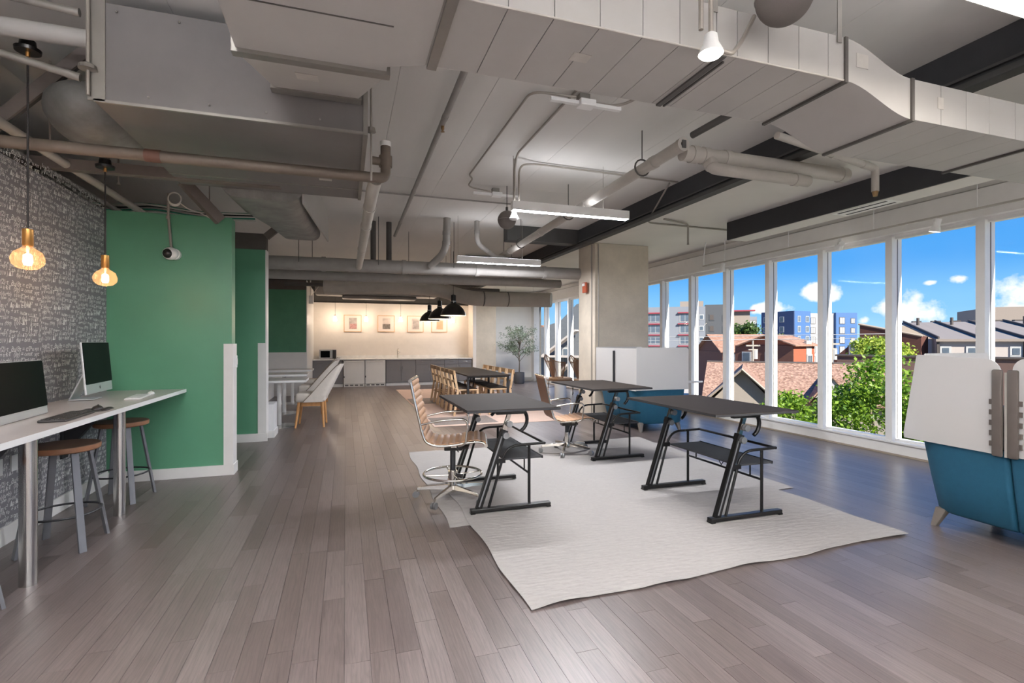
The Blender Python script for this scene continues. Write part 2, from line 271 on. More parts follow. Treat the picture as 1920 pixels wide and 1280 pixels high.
def obj(name, bm, mat, parent=None, loc=None, rot=None, smooth=None, kind=None):
    bmesh.ops.recalc_face_normals(bm, faces=bm.faces)
    me = bpy.data.meshes.new(name); bm.to_mesh(me); bm.free()
    if mat: me.materials.append(MT[mat])
    if smooth is not None:
        me.polygons.foreach_set('use_smooth', [True]*len(me.polygons)); me.set_sharp_from_angle(angle=R(smooth))
    o = bpy.data.objects.new(name, me); COL.objects.link(o)
    if parent: o.parent = parent
    if loc: o.location = loc
    if rot: o.rotation_euler = rot
    if kind: o['kind'] = kind
    return o
def tag(o, label, cat, group=None):
    o['label'] = label; o['category'] = cat
    if group: o['group'] = group
    return o
def thing(name, label, cat, loc=(0, 0, 0), rz=0, group=None):
    o = bpy.data.objects.new(name, None); COL.objects.link(o); o.location = loc; o.rotation_euler = (0, 0, rz); o.empty_display_size = .1
    return tag(o, label, cat, group)
KIDS = {}
def copy_tree(o, label=None, loc=None, rz=None, group=None):
    def rec(a, par):
        c = a.copy(); COL.objects.link(c); c.parent = par
        for ch in a.children: rec(ch, c)
        return c
    c = rec(o, None)
    if label: c['label'] = label
    if group: c['group'] = group
    if loc: c.location = loc
    if rz is not None: c.rotation_euler = (0, 0, rz)
    return c
def struct(name, bm, mat, smooth=None, parent=None): return obj(name, bm, mat, parent=parent, kind=None if parent else 'structure', smooth=smooth)
# ================================================================== SETTING
YB, YN, XL, XR = 18.4, -4.4, -2.40, 7.04      # back wall, wall behind the camera, wallpaper wall, glass line
random.seed(7)
# floor: a subfloor with boards laid along Y
fl = struct('floor', box(B(), -4.6, 7.2, YN-.3, YB+.3, -.25, -.012), 'charcoal')
pk = bmesh.new(); box(pk, -.5, .5, -.5, .5, -1, 0); pkm = bpy.data.meshes.new('plank'); pk.to_mesh(pkm); pk.free(); pkm.materials.append(MT['floorwood'])
boards = []; w = .118; x = -2.72
while x < 6.96:
    y = YN-random.random()*1.2
    while y < YB:
        l = random.uniform(.7, 1.5); y1 = min(y+l, YB)
        if y1-y > .05: boards.append((x, min(x+w, 6.98), max(y, YN), y1))
        y = y1
    x += w
def vis(b):
    cx, cy = (b[0]+b[1])/2, (b[2]+b[3])/2
    d = .312*cx+.950*cy; r = .950*cx-.312*cy
    if d < .6: return 1e9
    u = 960+950*r/d; v = 640+950*1.5/d
    if u < -60 or u > 1980 or v > 1330: return 1e9
    if 1.1 < cx < 4.0 and 2.9 < cy < 6.8: return 1e9
    if u < 200 and cx < -2.3: return 1e9
    return d
boards.sort(key=vis)
for i, b in enumerate(boards[:290]):
    o = bpy.data.objects.new('plank', pkm); COL.objects.link(o); o.parent = fl
    o.location = ((b[0]+b[1])/2, (b[2]+b[3])/2, random.uniform(-.0006, 0)); o.scale = (b[1]-b[0]-.0016, b[3]-b[2]-.0016, .010)
bm = B()
for b in boards[290:]: box(bm, b[0]+.0008, b[1]-.0008, b[2]+.0008, b[3]-.0008, -.010, random.uniform(-.0006, 0))
obj('plank_field', bm, 'floorwood', fl, kind='stuff')
# ceiling over the left bay: precast slabs with narrow joints
ce = struct('ceiling', box(B(), -4.6, 7.3, YN-.3, YB+.3, 3.74, 3.95), 'plenum')
slabm = {}
for i, (x0, x1) in enumerate(((-4.55, -2.6), (-2.6, -1.1), (-1.1, .42), (.42, 1.22), (1.22, 2.34), (2.34, 3.3), (3.3, 4.40))):
    for y0, y1 in ((YN, 1.2), (1.2, 6.9), (6.9, 12.6), (12.6, YB)):
        k = (round(x1-x0, 3), round(y1-y0, 3))
        if k not in slabm:
            o = obj('ceiling_slab', box(B(), -k[0]/2+.0015, k[0]/2-.0015, -k[1]/2+.0015, k[1]/2-.0015, 0, .05), 'ceil_concrete', ce); slabm[k] = o.data
        else:
            o = bpy.data.objects.new('ceiling_slab', slabm[k]); COL.objects.link(o); o.parent = ce
        o.location = ((x0+x1)/2, (y0+y1)/2, 3.70+random.uniform(0, .002))
# lower soffit along the windows, with its dark riser and steel lip
so_ = struct('ceiling_soffit', box(B(), 4.43, 7.04, YN, YB, 3.38, 3.72), 'ceil_soffit')
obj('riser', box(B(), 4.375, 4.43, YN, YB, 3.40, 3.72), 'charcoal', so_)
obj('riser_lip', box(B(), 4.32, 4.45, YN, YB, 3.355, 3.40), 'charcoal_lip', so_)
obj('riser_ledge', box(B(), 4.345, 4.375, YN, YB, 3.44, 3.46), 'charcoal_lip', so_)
for yy in (6.9, 10.4, 13.9): obj('beam', box(B(), 2.9, 4.37, yy+2.2, yy+2.45, 3.42, 3.70), 'charcoal_lip', so_)
bk = struct('ceiling_bulkhead', box(B(), 5.76, 6.10, 1.0, 6.54, 3.10, 3.38), 'ceil_soffit')
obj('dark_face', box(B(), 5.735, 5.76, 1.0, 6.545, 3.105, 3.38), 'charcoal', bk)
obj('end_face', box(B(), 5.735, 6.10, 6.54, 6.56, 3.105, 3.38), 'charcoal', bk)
for x0 in (5.84, 5.98): obj('vent_slot', box(B(), x0, x0+.03, 4.15, 4.75, 3.094, 3.10), 'charcoal', bk)
obj('vent_frame', box(B(), 5.80, 6.05, 4.1, 4.8, 3.097, 3.10), 'header_white', bk)
hd = struct('wall_header', box(B(), 6.99, 7.20, YN, YB, 2.90, 3.38), 'header_white')
obj('header_casing', box(B(), 6.90, 6.99, YN, YB, 2.93, 3.25), 'header_white', hd)
obj('header_reveal', box(B(), 6.93, 6.99, YN, YB, 3.25, 3.27), 'duct', hd)
# curtain wall: one bay per window
sill = struct('wall_sill', box(B(), 6.93, 7.20, YN, YB, 0, .165), 'white_trim')
obj('sill_cap', box(B(), 6.90, 7.04, YN, YB, .150, .172), 'white_trim', sill)
tr1 = struct('trim_1', box(B(), 6.86, 6.93, YN, YB, 0, .012), 'ext_tan')
mul = B(); box(mul, 6.94, 7.12, -.045, .045, .172, 2.90); mulm = bpy.data.meshes.new('mullion'); mul.to_mesh(mulm); mul.free(); mulm.materials.append(MT['white_trim'])
gas = B(); box(gas, 7.037, 7.043, -.03, -.022, .172, 2.90); gasm = bpy.data.meshes.new('gasket'); gas.to_mesh(gasm); gas.free(); gasm.materials.append(MT['black_plastic'])
pan = B(); vv = [pan.verts.new(c) for c in ((7.045, -.49, .165), (7.045, .49, .165), (7.045, .49, 2.905), (7.045, -.49, 2.905))]; pan.faces.new(vv); panm = bpy.data.meshes.new('pane'); pan.to_mesh(panm); pan.free(); panm.materials.append(MT['glass'])
def kid(name, me, par, loc):
    o = bpy.data.objects.new(name, me); COL.objects.link(o); o.parent = par; o.location = loc; return o
n = 0; y = 3.86-8*1.035
while y < YB-.3:
    n += 1
    w_ = struct('window_%d' % n, box(B(), 7.0, 7.09, y-.49+.5175, y+.49+.5175, .166, .20), 'white_trim')
    kid('mullion', mulm, w_, (0, y, 0)); kid('pane', panm, w_, (0, y+.5175, 0)); kid('gasket', gasm, w_, (0, y-.02, 0))
    obj('head_rail', box(B(), 7.0, 7.09, y+.03, y+1.0, 2.87, 2.905), 'white_trim', w_)
    y += 1.035
# walls
wl = struct('wall_left', box(B(), XL-.14, XL, YN, 6.45, 0, 2.88), 'wallpaper')
wl2 = struct('wall_left_far', box(B(), XL-.14, XL, 6.55, YB, 0, 2.88), 'white_paint')
struct('wall_plenum', box(B(), -4.7, -4.55, YN, YB, 0, 3.74), 'plenum')
struct('baseboard_left', box(B(), XL, XL+.016, YN, 6.42, 0, .135), 'white_trim')
wn_ = struct('wall_near', box(B(), -4.6, 7.2, YN-.2, YN, 0, 3.74), 'white_paint')
# green partition by the bar
g1 = struct('wall_green_bar', box(B(), XL, -1.22, 6.42, 6.60, 0, 2.89), 'green')
struct('baseboard_green_bar', box(B(), XL+.016, -1.215, 6.402, 6.42, 0, .115), 'white_trim')
obj('corner_guard', box(B(), -1.30, -1.205, 6.405, 6.42, .115, 1.475), 'white_trim', g1)
obj('end_guard', box(B(), -1.22, -1.203, 6.42, 6.60, .115, 1.475), 'white_trim', g1)
obj('end_guard_base', box(B(), -1.22, -1.195, 6.40, 6.62, 0, .115), 'white_trim', g1)
# second partition, green with brown band above
g2 = struct('wall_green_booth', box(B(), XL, -1.15, 8.42, 8.60, 0, 2.88), 'green')
obj('brown_band', box(B(), XL-.1, -1.14, 8.41, 8.61, 2.88, 3.12), 'brownband', g2)
obj('corner_guard', box(B(), -1.25, -1.135, 8.405, 8.42, .10, 1.475), 'white_trim', g2)
obj('end_guard', box(B(), -1.15, -1.133, 8.42, 8.62, .10, 2.88), 'white_trim', g2)
struct('baseboard_green_booth', box(B(), XL, -1.12, 8.395, 8.42, 0, .12), 'white_trim')
# third partition, green above white
g3 = struct('wall_green_kitchen', box(B(), XL, -1.04, 15.2, 15.4, 1.20, 2.93), 'green_dark')
obj('white_dado', box(B(), XL, -1.04, 15.19, 15.4, 0, 1.20), 'white_paint', g3)
obj('brown_band', box(B(), XL, -1.04, 15.2, 15.4, 2.93, 3.2), 'brownband', g3)
obj('end_guard', box(B(), -1.04, -1.02, 15.19, 18.3, 0, 3.2), 'white_trim', g3)
# back wall: cream kitchen wall, dark bulkhead above, white return at the right
wb = struct('wall_back', box(B(), -4.7, 7.2, 18.30, 18.55, 0, 3.74), 'plenum')
obj('kitchen_wall', box(B(), -1.02, 4.36, 18.25, 18.30, 0, 2.82), 'cream_wall', wb)
obj('white_wall', box(B(), 4.4, 6.99, 18.25, 18.30, 0, 2.86), 'white_paint', wb)
struct('wall_kitchen_return', box(B(), 4.30, 4.42, 17.55, 18.25, 0, 2.95), 'cream_wall')
struct('baseboard_back', box(B(), 5.2, 6.93, 18.22, 18.25, 0, .14), 'duct', None)
struct('wall_corner', box(B(), 6.78, 7.0, 17.98, 18.4, 0, 3.38), 'white_paint')
# wallpaper print: one drop of hand-lettered formulas, hung edge to edge
LINES = ["(1- 2/10 )  ΔT  f(x) = dx/dt", "√(a²+b²)  Σ n·k  (0.1-ΔT)", "∫ x dx   y = m·x + c  ≈ 3.14", "F = m·a   (999)  100-ΔT  λ", "sin θ / cos θ   = tan θ  (x₁)", "v(t) = v₀ + a·t    hω/2π", "E = m·c²   Δp·Δx ≥ h/4π", "lim n→∞  (1+1/n)ⁿ   = e", "(a-b)(a+b)   0.5·k·x²", "p·V = n·R·T   {xy} = const", "log(2)·t   ∂u/∂t = α∇²u"]
pm = B(); dg = bpy.context.evaluated_depsgraph_get()
random.seed(3)
def textmesh(s, size):
    c = bpy.data.curves.new('t', 'FONT'); c.body = s; c.size = size; c.resolution_u = 1; c.offset = .0003; c.shear = random.uniform(.05, .3); c.space_character = random.uniform(.85, 1.05)
    o = bpy.data.objects.new('t', c); COL.objects.link(o); bpy.context.view_layer.update()
    me = bpy.data.meshes.new_from_object(o.evaluated_get(bpy.context.evaluated_depsgraph_get())); bpy.data.objects.remove(o); bpy.data.curves.remove(c); return me
TW, TH = .60, .50
for i, s in enumerate(LINES):
    xx = random.uniform(.0, .03)
    words = [q.strip() for q in s.split('  ') if q.strip()]
    words += ["≈ 0.1ΔT", "xyz", "n·k", "= 99", "(a)", "+ y²", "%", "α β", "1/2", "·x", "ii"]
    for wd in words:
        sz = random.uniform(.034, .056); me = textmesh(wd, sz); wmax = max([v.co.x for v in me.vertices] or [0])
        if xx+wmax > TW+.012: bpy.data.meshes.remove(me); continue
        a = random.uniform(-.09, .09); zz = .012+i*.0435+random.uniform(-.004, .004); base = len(pm.verts)
        vs = [pm.verts.new((xx+v.co.x*math.cos(a)-v.co.y*math.sin(a), zz+v.co.x*math.sin(a)+v.co.y*math.cos(a), 0)) for v in me.vertices]
        for f in me.polygons:
            try: pm.faces.new([vs[j] for j in f.vertices])
            except ValueError: pass
        xx += wmax+random.uniform(.008, .03); bpy.data.meshes.remove(me)
def stroke(pts, w=.0035):
    for (ax, ay), (bx, by) in zip(pts, pts[1:]):
        d = Vector((bx-ax, by-ay)); nrm_ = Vector((-d.y, d.x)).normalized()*w/2
        pm.faces.new([pm.verts.new(c) for c in ((ax-nrm_.x, ay-nrm_.y, 0), (bx-nrm_.x, by-nrm_.y, 0), (bx+nrm_.x, by+nrm_.y, 0), (ax+nrm_.x, ay+nrm_.y, 0))])
def arc(cx, cy, rx, ry, a0, a1, n=10): return [(cx+rx*math.cos(R(a0+(a1-a0)*k/n)), cy+ry*math.sin(R(a0+(a1-a0)*k/n))) for k in range(n+1)]
stroke([(.05, .20), (.05, .36)]); stroke([(.05, .20), (.16, .21)]); stroke([(.055, .22), (.085, .32), (.105, .25), (.12, .275), (.15, .215)])
stroke([(.34, .30), (.385, .30), (.385, .39), (.34, .39), (.34, .30)]); stroke([(.34, .33), (.385, .33)]); stroke([(.34, .36), (.385, .36)]); stroke([(.385, .375), (.43, .38)]); stroke([(.385, .315), (.43, .312)])
stroke(arc(.50, .12, .03, .05, 110, 250)); stroke(arc(.56, .12, .03, .05, -70, 70)); stroke(arc(.24, .42, .05, .025, 20, 200)); stroke([(.2, .09), (.29, .098)]); stroke([(.44, .22), (.58, .215)])
stroke(arc(.28, .16, .02, .04, 60, 300)); stroke([(.40, .05), (.45, .10), (.47, .04)])
pmm = bpy.data.meshes.new('wallpaper_print'); pm.to_mesh(pmm); pm.free(); pmm.materials.append(MT['chalk'])
y = .42
for iy in range(10):
    for iz in range(6):
        zc = .0+iz*TH-(.02 if iy % 2 else 0)-.12
        if zc+TH > 2.88+.02: continue
        o = bpy.data.objects.new('wallpaper_print', pmm); COL.objects.link(o); o.parent = wl
        o.matrix_world = Matrix.Translation((XL+.0012, .40+iy*TW, zc+.12)) @ Matrix(((0, 0, 1, 0), (1, 0, 0, 0), (0, 1, 0, 0), (0, 0, 0, 1)))
# concrete columns
c1 = thing('concrete_column', 'wide concrete column standing behind the teal lounge seat by the windows', 'column', (5.07, 9.01, 0), group='columns in the window bay')
obj('shaft', box(B(), -.57, .61, -.35, .35, 0, 3.38, bev=.012), 'concrete', c1)
obj('conduit', tube(B(), [(-.58, -.24, 0), (-.58, -.24, 3.36)], .014), 'conduit', c1)
obj('conduit', tube(B(), bend([(-.50, -.362, .75), (-.50, -.362, 3.36)]), .012), 'conduit', c1)
ob = obj('outlet_box', box(B(), -.42, -.34, -.38, -.35, .55, .67), 'white_plastic', c1)
obj('power_cord', tube(B(), bend([(-.38, -.385, .6), (-.36, -.42, .5), (-.25, -.40, .1)], .05), .008), 'cord', c1)
c2 = thing('concrete_column', 'plain concrete column at the end of the kitchen counter', 'column', (4.78, 17.95, 0), group='columns in the window bay')
obj('shaft', box(B(), -.36, .40, -.33, .30, 0, 3.38, bev=.01), 'concrete', c2)
# ================================================================== CEILING SERVICES
G_D = 'ducts under the ceiling'
# plenum box over the bar aisle
t_ = thing('plenum_box', 'large sheet metal plenum box hung over the aisle, dark front and purplish underside', 'duct', (-1.48, 3.79, 2.99))
obj('casing', box(B(), 0, 1.62, 0, 1.74, 0, .62), 'duct_dark', t_)
for x0 in (-.012, .0): pass
obj('corner_flange', box(B(), -.03, .06, -.012, 0, 0, .64), 'galv', t_)
obj('front_lip', box(B(), 0, 1.63, -.012, .004, -.006, .012), 'galv', t_)
obj('end_flange', box(B(), 1.60, 1.632, -.014, 1.75, -.012, .62), 'galv', t_)
obj('bottom_seam', box(B(), 0, 1.62, 1.40, 1.412, -.006, 0), 'galv', t_)
obj('hanger_rod', cyl(B(), (-.02, -.03, .02), (-.02, -.03, .71), .011, seg=8), 'conduit', t_)
obj('rod_washer', lathe(B(), [(.0, .17), (.05, .175), (.045, .20), (.02, .215), (.0, .215)], 12, (-.02, -.03, 0)), 'galv', t_)
obj('hanger_rod', cyl(B(), (1.66, .1, -.3), (1.66, .1, .71), .008, seg=8), 'conduit', t_)
obj('rod_washer', lathe(B(), [(.0, .05), (.035, .06), (.03, .09), (.0, .10)], 10, (1.66, .1, 0)), 'galv', t_)
obj('data_label', box(B(), .62, .80, .95, 1.10, -.004, 0), 'white_plastic', t_); obj('tape_patch', box(B(), 1.25, 1.36, 1.15, 1.2, -.003, 0), 'duct_tape', t_)
for i in range(9): obj('screw', ball(B(), (.12+.17*i, -.014, .06 if i % 2 else .57), .008, seg=6, rings=4), 'galv', t_)
# supply duct entering the plenum
t_ = thing('supply_duct', 'stepped grey supply duct tapering into the front of the plenum box', 'duct', (-.155, 2.82, 2.96))
obj('trunk', box(B(), -.365, .365, -1.9, 0, 0, .55), 'duct', t_)
obj('flange', box(B(), -.385, .385, -.005, .05, -.02, .57), 'galv', t_)
rg = lambda x0, x1, y, z0, z1: [Vector(c) for c in ((x0, y, z0), (x1, y, z0), (x1, y, z1), (x0, y, z1))]
obj('taper', loft(B(), [rg(-.365, .365, .05, .0, .55), rg(-.30, .24, .875, .235, .58)]), 'duct', t_)
obj('collar', box(B(), -.32, .26, .875, .95, .225, .60), 'galv', t_)
obj('tape_patch', loft(B(), [rg(-.12, 0, .30, .067, .07), rg(-.12, 0, .48, .119, .122)]), 'duct_tape', t_)
for yy in (-.42, -.86): obj('seam', box(B(), -.367, .367, yy, yy+.006, -.004, 0), 'duct_seam', t_)
obj('side_branch', loft(B(), [[Vector(c) for c in ((.365, -.75, 0), (.365, -.05, 0), (.365, -.05, .28), (.365, -.75, .28))], [Vector(c) for c in ((.555, -.70, .0), (.555, -.13, .0), (.555, -.13, .24), (.555, -.70, .24))]]), 'duct', t_)
# main flat duct crossing to the windows: straight, S-offset, straight
t_ = thing('main_duct', 'long flat rectangular grey duct crossing the ceiling with an S shaped drop', 'duct', (.40, 2.12, 2.965))
def dsec(name, x0, x1, z0, z1=None, h=.24, mat='duct', n=1):
    z1 = z0 if z1 is None else z1; rings = []
    for k in range(n+1):
        s = k/n; e_ = s*s*(3-2*s); z = z0+(z1-z0)*e_; x_ = x0+(x1-x0)*s
        rings.append([Vector(c) for c in ((x_, 0, z), (x_, .575, z), (x_, .575, z+h), (x_, 0, z+h))])
    return obj(name, loft(B(), rings), mat, t_, smooth=40 if n > 1 else None)
xs = [0, .05, .28, .50, .73, .96, 1.17, 1.39, 1.52, 1.72, 1.93, 2.14, 2.26]
for a, b in zip(xs, xs[1:]): dsec('duct_panel', a+.002, b-.002, 0 if True else 0)
obj('duct_core', box(B(), .01, 2.25, .01, .565, .01, .23), 'duct_seam', t_)
dsec('offset_section', 2.27, 2.79, 0, -.145, n=10)
xs = [2.80, 3.05, 3.28, 3.50, 3.76, 4.02, 4.28, 4.6, 5.0, 5.3]
for a, b in zip(xs, xs[1:]): dsec('duct_panel', a+.002, b-.002, -.145)
obj('duct_core', box(B(), 2.81, 5.29, .01, .565, -.135, .085), 'duct_seam', t_)
def flange(x, z, m='duct_seam', w=.022): 
    bm = B(); box(bm, x-w/2, x+w/2, -.012, .587, z-.016, z), box(bm, x-w/2, x+w/2, -.012, 0, z, z+.24); obj('flange', bm, m, t_)
flange(2.265, 0); flange(2.795, -.145); flange(4.02, -.145); flange(.035, 0, 'galv', .05)
obj('drain_slot', box(B(), 1.42, 1.452, .0, .575, -.012, 0), 'pipe_dark', t_); obj('drain_slot', box(B(), 1.47, 1.48, .05, .575, -.01, 0), 'pipe_dark', t_)
for x_, y_, w_, h_ in ((.70, .22, .10, .07), ): obj('tape_patch', box(B(), x_, x_+w_, y_, y_+h_, -.003, 0), 'duct_tape', t_)
obj('tape_patch', box(B(), 2.35, 2.44, -.003, 0, .09, .17), 'duct_tape', t_); obj('tape_patch', box(B(), 3.02, 3.07, -.003, 0, -.05, .02), 'duct_tape', t_); obj('edge_bead', tube(B(), [(0, 0, 0), (2.26, 0, 0)], .005, 6), 'duct_tape', t_)
for x_ in (.4, 1.36, 2.2, 3.9): obj('hanger_strap', box(B(), x_, x_+.03, -.01, -.004, .2, .735), 'galv', t_)
# upper duct trunk behind, near the top right
t_ = thing('upper_duct', 'dark upper duct tucked above the S shaped drop', 'duct', (3.6, 1.2, 3.3)); obj('casing', box(B(), -.03, .68, 0, .55, .06, .36), 'duct_dark', t_); obj('lip', box(B(), -.05, .70, -.02, .57, .04, .06), 'duct_seam', t_)
# sprinkler main (brown)
t_ = thing('sprinkler_main', 'brown iron sprinkler main running across under the plenum box', 'pipe', (-2.4, 4.32, 2.85))
obj('run', tube(B(), bend([(0, 0, 0), (2.62, 0, 0), (2.72, .05, .02), (2.72, .07, .30)], .12, 6), .042, 14), 'pipe_brown', t_, smooth=60)
obj('cross_fitting', cyl(B(), (2.72, .07, .12), (2.72, .07, .21), .055, seg=14), 'pipe_brown', t_, smooth=60); obj('cap', cyl(B(), (2.72, .07, .29), (2.72, .07, .33), .046, seg=14), 'white_plastic', t_, smooth=60)
obj('stub', tube(B(), [(2.72, .07, .16), (2.60, .07, .165)], .034, 12), 'pipe_brown', t_, smooth=60); obj('coupling', cyl(B(), (1.02, 0, 0), (1.12, 0, 0), .046, seg=14), 'rust', t_, smooth=60)
# pipe running back along the aisle
def pipe(name, label, pts, r, mat, cat='pipe', rad=.12, group=None, rings=(), ringmat=None):
    P = [Vector(p) for p in pts]; o = P[0].copy(); t = thing(name, label, cat, o, group=group)
    obj('run', tube(B(), bend([p-o for p in P], rad, 6), r, 14), mat, t, smooth=60)
    for a in rings:
        seg, s = a; p = P[seg].lerp(P[seg+1], s)-o; d = (P[seg+1]-P[seg]).normalized()
        obj('coupling', cyl(B(), p-d*.035, p+d*.035, r*1.12, seg=14), ringmat or mat, t, smooth=60)
    return t
def hangers(t, pts, top):
    o = t.location
    for p in pts:
        q = Vector(p)-o; obj('hanger_rod', cyl(B(), q, (q.x, q.y, top-o.z), .006, seg=6), 'pipe_dark', t)
pipe('drain_pipe', 'thick grey pipe running back along the aisle from the brown sprinkler main', [(.24, 4.42, 2.86), (.22, 4.55, 2.80), (.22, 9.2, 2.80)], .055, 'pipe_grey', rings=((1, .12), (1, .3), (1, .62)))
t_ = pipe('sprinkler_branch', 'slim grey sprinkler branch pipe strapped to the ceiling with a brass head', [(.86, 2.5, 3.58), (.92, 10.2, 3.58)], .028, 'pipe_far', rings=((0, .28), (0, .6), (0, .85)))
obj('brass_head', lathe(B(), [(0.001, 0), (.016, 0), (.016, -.03), (.008, -.05), (.02, -.06), (.001, -.06)], 10, (.02, 2.3, -.02)), 'brass', t_)
pipe('ceiling_conduit', 'thin conduit along the ceiling bending into the antenna bar behind the round speaker', [(1.9, 4.0, 3.62), (1.53, 4.12, 3.67), (1.53, 6.45, 3.67), (1.6, 6.55, 3.66), (1.6, 6.85, 3.64), (1.95, 6.9, 3.62)], .011, 'conduit', 'conduit')
pipe('ceiling_conduit', 'thin conduit along the ceiling that drops to the long lit pendant', [(1.9, 3.2, 3.67), (1.885, 5.55, 3.67), (1.90, 5.68, 3.55), (1.90, 5.70, 3.17)], .013, 'conduit', 'conduit')
pipe('ceiling_conduit', 'thin conduit rising from the long lit pendant and arching across the ceiling', [(1.96, 5.70, 3.17), (1.96, 5.70, 3.60), (2.2, 5.8, 3.67), (4.3, 5.85, 3.67)], .012, 'conduit', 'conduit')
pipe('ceiling_conduit', 'straight conduit crossing the ceiling behind the hanging round speaker', [(-.9, 7.6, 3.67), (4.3, 7.62, 3.67)], .012, 'pipe_far', 'conduit')
pipe('ceiling_conduit', 'curved conduit from the square middled antenna bar up to the flat duct', [(2.05, 4.06, 3.62), (2.35, 4.05, 3.62), (2.5, 3.8, 3.66), (2.5, 3.0, 3.67)], .012, 'conduit', 'conduit')
pipe('ceiling_conduit', 'thin conduit running down the dark riser beside the concrete column', [(4.2, 5.9, 3.66), (4.31, 6.4, 3.45), (4.5, 6.9, 3.365), (6.2, 6.95, 3.365)], .013, 'conduit', 'conduit')
t_ = pipe('sprinkler_drop', 'thin sprinkler line along the soffit ending in a drop before the windows', [(4.6, 6.6, 3.36), (5.15, 6.75, 3.355), (5.15, 6.75, 3.08)], .014, 'conduit', rad=.05); obj('head', cyl(B(), (.55, .15, -.33), (.55, .15, -.28), .02, .012, seg=8), 'conduit', t_)
# heavy waste pipes
t_ = pipe('waste_pipe', 'dark thick waste pipe with an open capped end running back under the ceiling', [(2.93, 3.92, 3.30), (3.02, 10.6, 3.22)], .058, 'pipe_grey', rings=((0, .07), (0, .3), (0, .55), (0, .8)))
obj('end_cap', lathe(B(), [(.03, 0), (.05, 0), (.064, .0), (.064, .05), (.058, .05)], 16), 'pipe_grey', t_, rot=(R(-90), 0, 0), loc=(0, -.02, 0)); obj('cleanout', box(B(), -.02, .02, -.03, .0, -.035, .035), 'pipe_dark', t_)
for yy in (4.6, 6.5, 8.6):
    q = Vector((2.93+(yy-3.92)*.0135, yy, 3.30-(yy-3.92)*.012))-t_.location
    obj('clevis_hanger', tube(B(), [q+Vector((.085*math.cos(a), 0, .085*math.sin(a)+.02)) for a in [k*2*PI/14 for k in range(14)]], .009, 6, closed=True), 'pipe_dark', t_); obj('hanger_rod', cyl(B(), q+Vector((0, 0, .1)), q+Vector((0, 0, 3.70-3.30+.012*(yy-3.92))), .006, seg=6), 'pipe_dark', t_)
pipe('waste_pipe', 'pale thick waste pipe crossing from the open capped pipe toward the windows', [(2.99, 4.0, 3.26), (5.1, 4.05, 3.28)], .072, 'pipe_grey', rings=((0, .06), (0, .12), (0, .24), (0, .97)))
pipe('waste_pipe', 'pale thick waste pipe looping just below the crossing one', [(3.28, 3.99, 3.22), (3.28, 3.94, 3.13), (3.36, 3.90, 3.11), (4.45, 3.94, 3.12)], .056, 'pipe_grey', rad=.06, rings=((2, .85), (0, .5)))
t_ = pipe('sprinkler_drop', 'open ended pale pipe on a hanger turning down into a sprinkler drop', [(3.72, 3.62, 3.37), (5.0, 3.72, 3.26), (5.10, 3.73, 3.25), (5.10, 3.73, 3.02)], .034, 'pipe_grey', rad=.04, rings=((0, .6), (0, .95)))
obj('brass_head', cyl(B(), (1.38, .11, -.40), (1.38, .11, -.35), .02, .03, seg=10), 'brass', t_); obj('riser', cyl(B(), (.50, .04, -.04), (.50, .04, .33), .03, seg=10), 'pipe_dark', t_)
pipe('vent_pipe', 'dark slim pipe laid diagonally on the ceiling beside the waste pipes', [(3.25, 2.8, 3.5), (3.1, 4.0, 3.44)], .032, 'pipe_dark')
# far services
t_ = pipe('header_pipe', 'largest insulated grey pipe crossing the room above the booth tables', [(-1.6, 9.35, 2.83), (4.6, 9.35, 2.87)], .115, 'pipe_far', rings=((0, .2), (0, .42), (0, .64), (0, .86)))
hangers(t_, [(-.75, 9.22, 2.84), (.55, 9.22, 2.85), (1.9, 9.22, 2.86)], 3.70)
t_ = pipe('header_pipe', 'second insulated grey pipe crossing just behind the largest one', [(-1.9, 10.3, 2.75), (4.5, 10.3, 2.77)], .09, 'pipe_far', rings=((0, .3), (0, .6)))
hangers(t_, [(-.6, 10.3, 2.84), (1.2, 10.3, 2.84), (3.2, 10.3, 2.85)], 3.70)
pipe('soil_stack', 'grey soil pipe dropping from the ceiling and elbowing into the largest header pipe', [(1.72, 8.95, 3.70), (1.70, 8.95, 3.1), (1.45, 9.2, 2.86)], .065, 'pipe_far', rad=.2, rings=((0, .45), (0, .75)))
pipe('soil_stack', 'narrow grey soil pipe dropping from the ceiling into a sloping joint', [(2.28, 9.0, 3.70), (2.28, 9.0, 3.3), (2.75, 9.4, 3.12), (3.02, 9.6, 3.16)], .045, 'pipe_far', rad=.15, rings=((0, .5), (1, .6)))
for x_ in (.48, .76): pipe('stub_pipe', 'short dark vertical stub pipe above the largest header pipe', [(x_, 9.6, 2.9), (x_, 9.6, 3.70)], .05, 'pipe_dark', group='stub pipes over the header pipe')
t_ = thing('flex_duct', 'foil wrapped round duct running under the ceiling to the concrete column', 'duct', (2.1, 13.15, 2.80))
obj('sleeve', tube(B(), crom([(-2.6, .3, .06), (-1.2, .1, .1), (.1, 0, .06), (.75, -.25, -.12), (1.2, -.5, -.2), (2.4, -.55, -.2), (3.0, -.9, -.22)], 6), .19, 16), 'pipe_grey', t_, smooth=60)
for s in (1.25, 1.9): obj('strap', cyl(B(), (s, -.53, -.2), (s+.02, -.53, -.2), .196, seg=16), 'pipe_dark', t_)
t_ = thing('service_duct', 'wide flat duct crossing low in front of the kitchen bulkhead', 'duct', (1.3, 16.7, 2.95)); obj('casing', box(B(), -2.2, 1.6, 0, .6, 0, .3, bev=.05), 'pipe_far', t_); obj('underside_panel', box(B(), -1.4, .9, -.02, .5, -.1, .0, bev=.03), 'duct_dark', t_); [obj('hanger_rod', cyl(B(), (x_, .3, .3), (x_, .3, .75), .008, seg=6), 'pipe_dark', t_) for x_ in (-1.8, 1.2)]
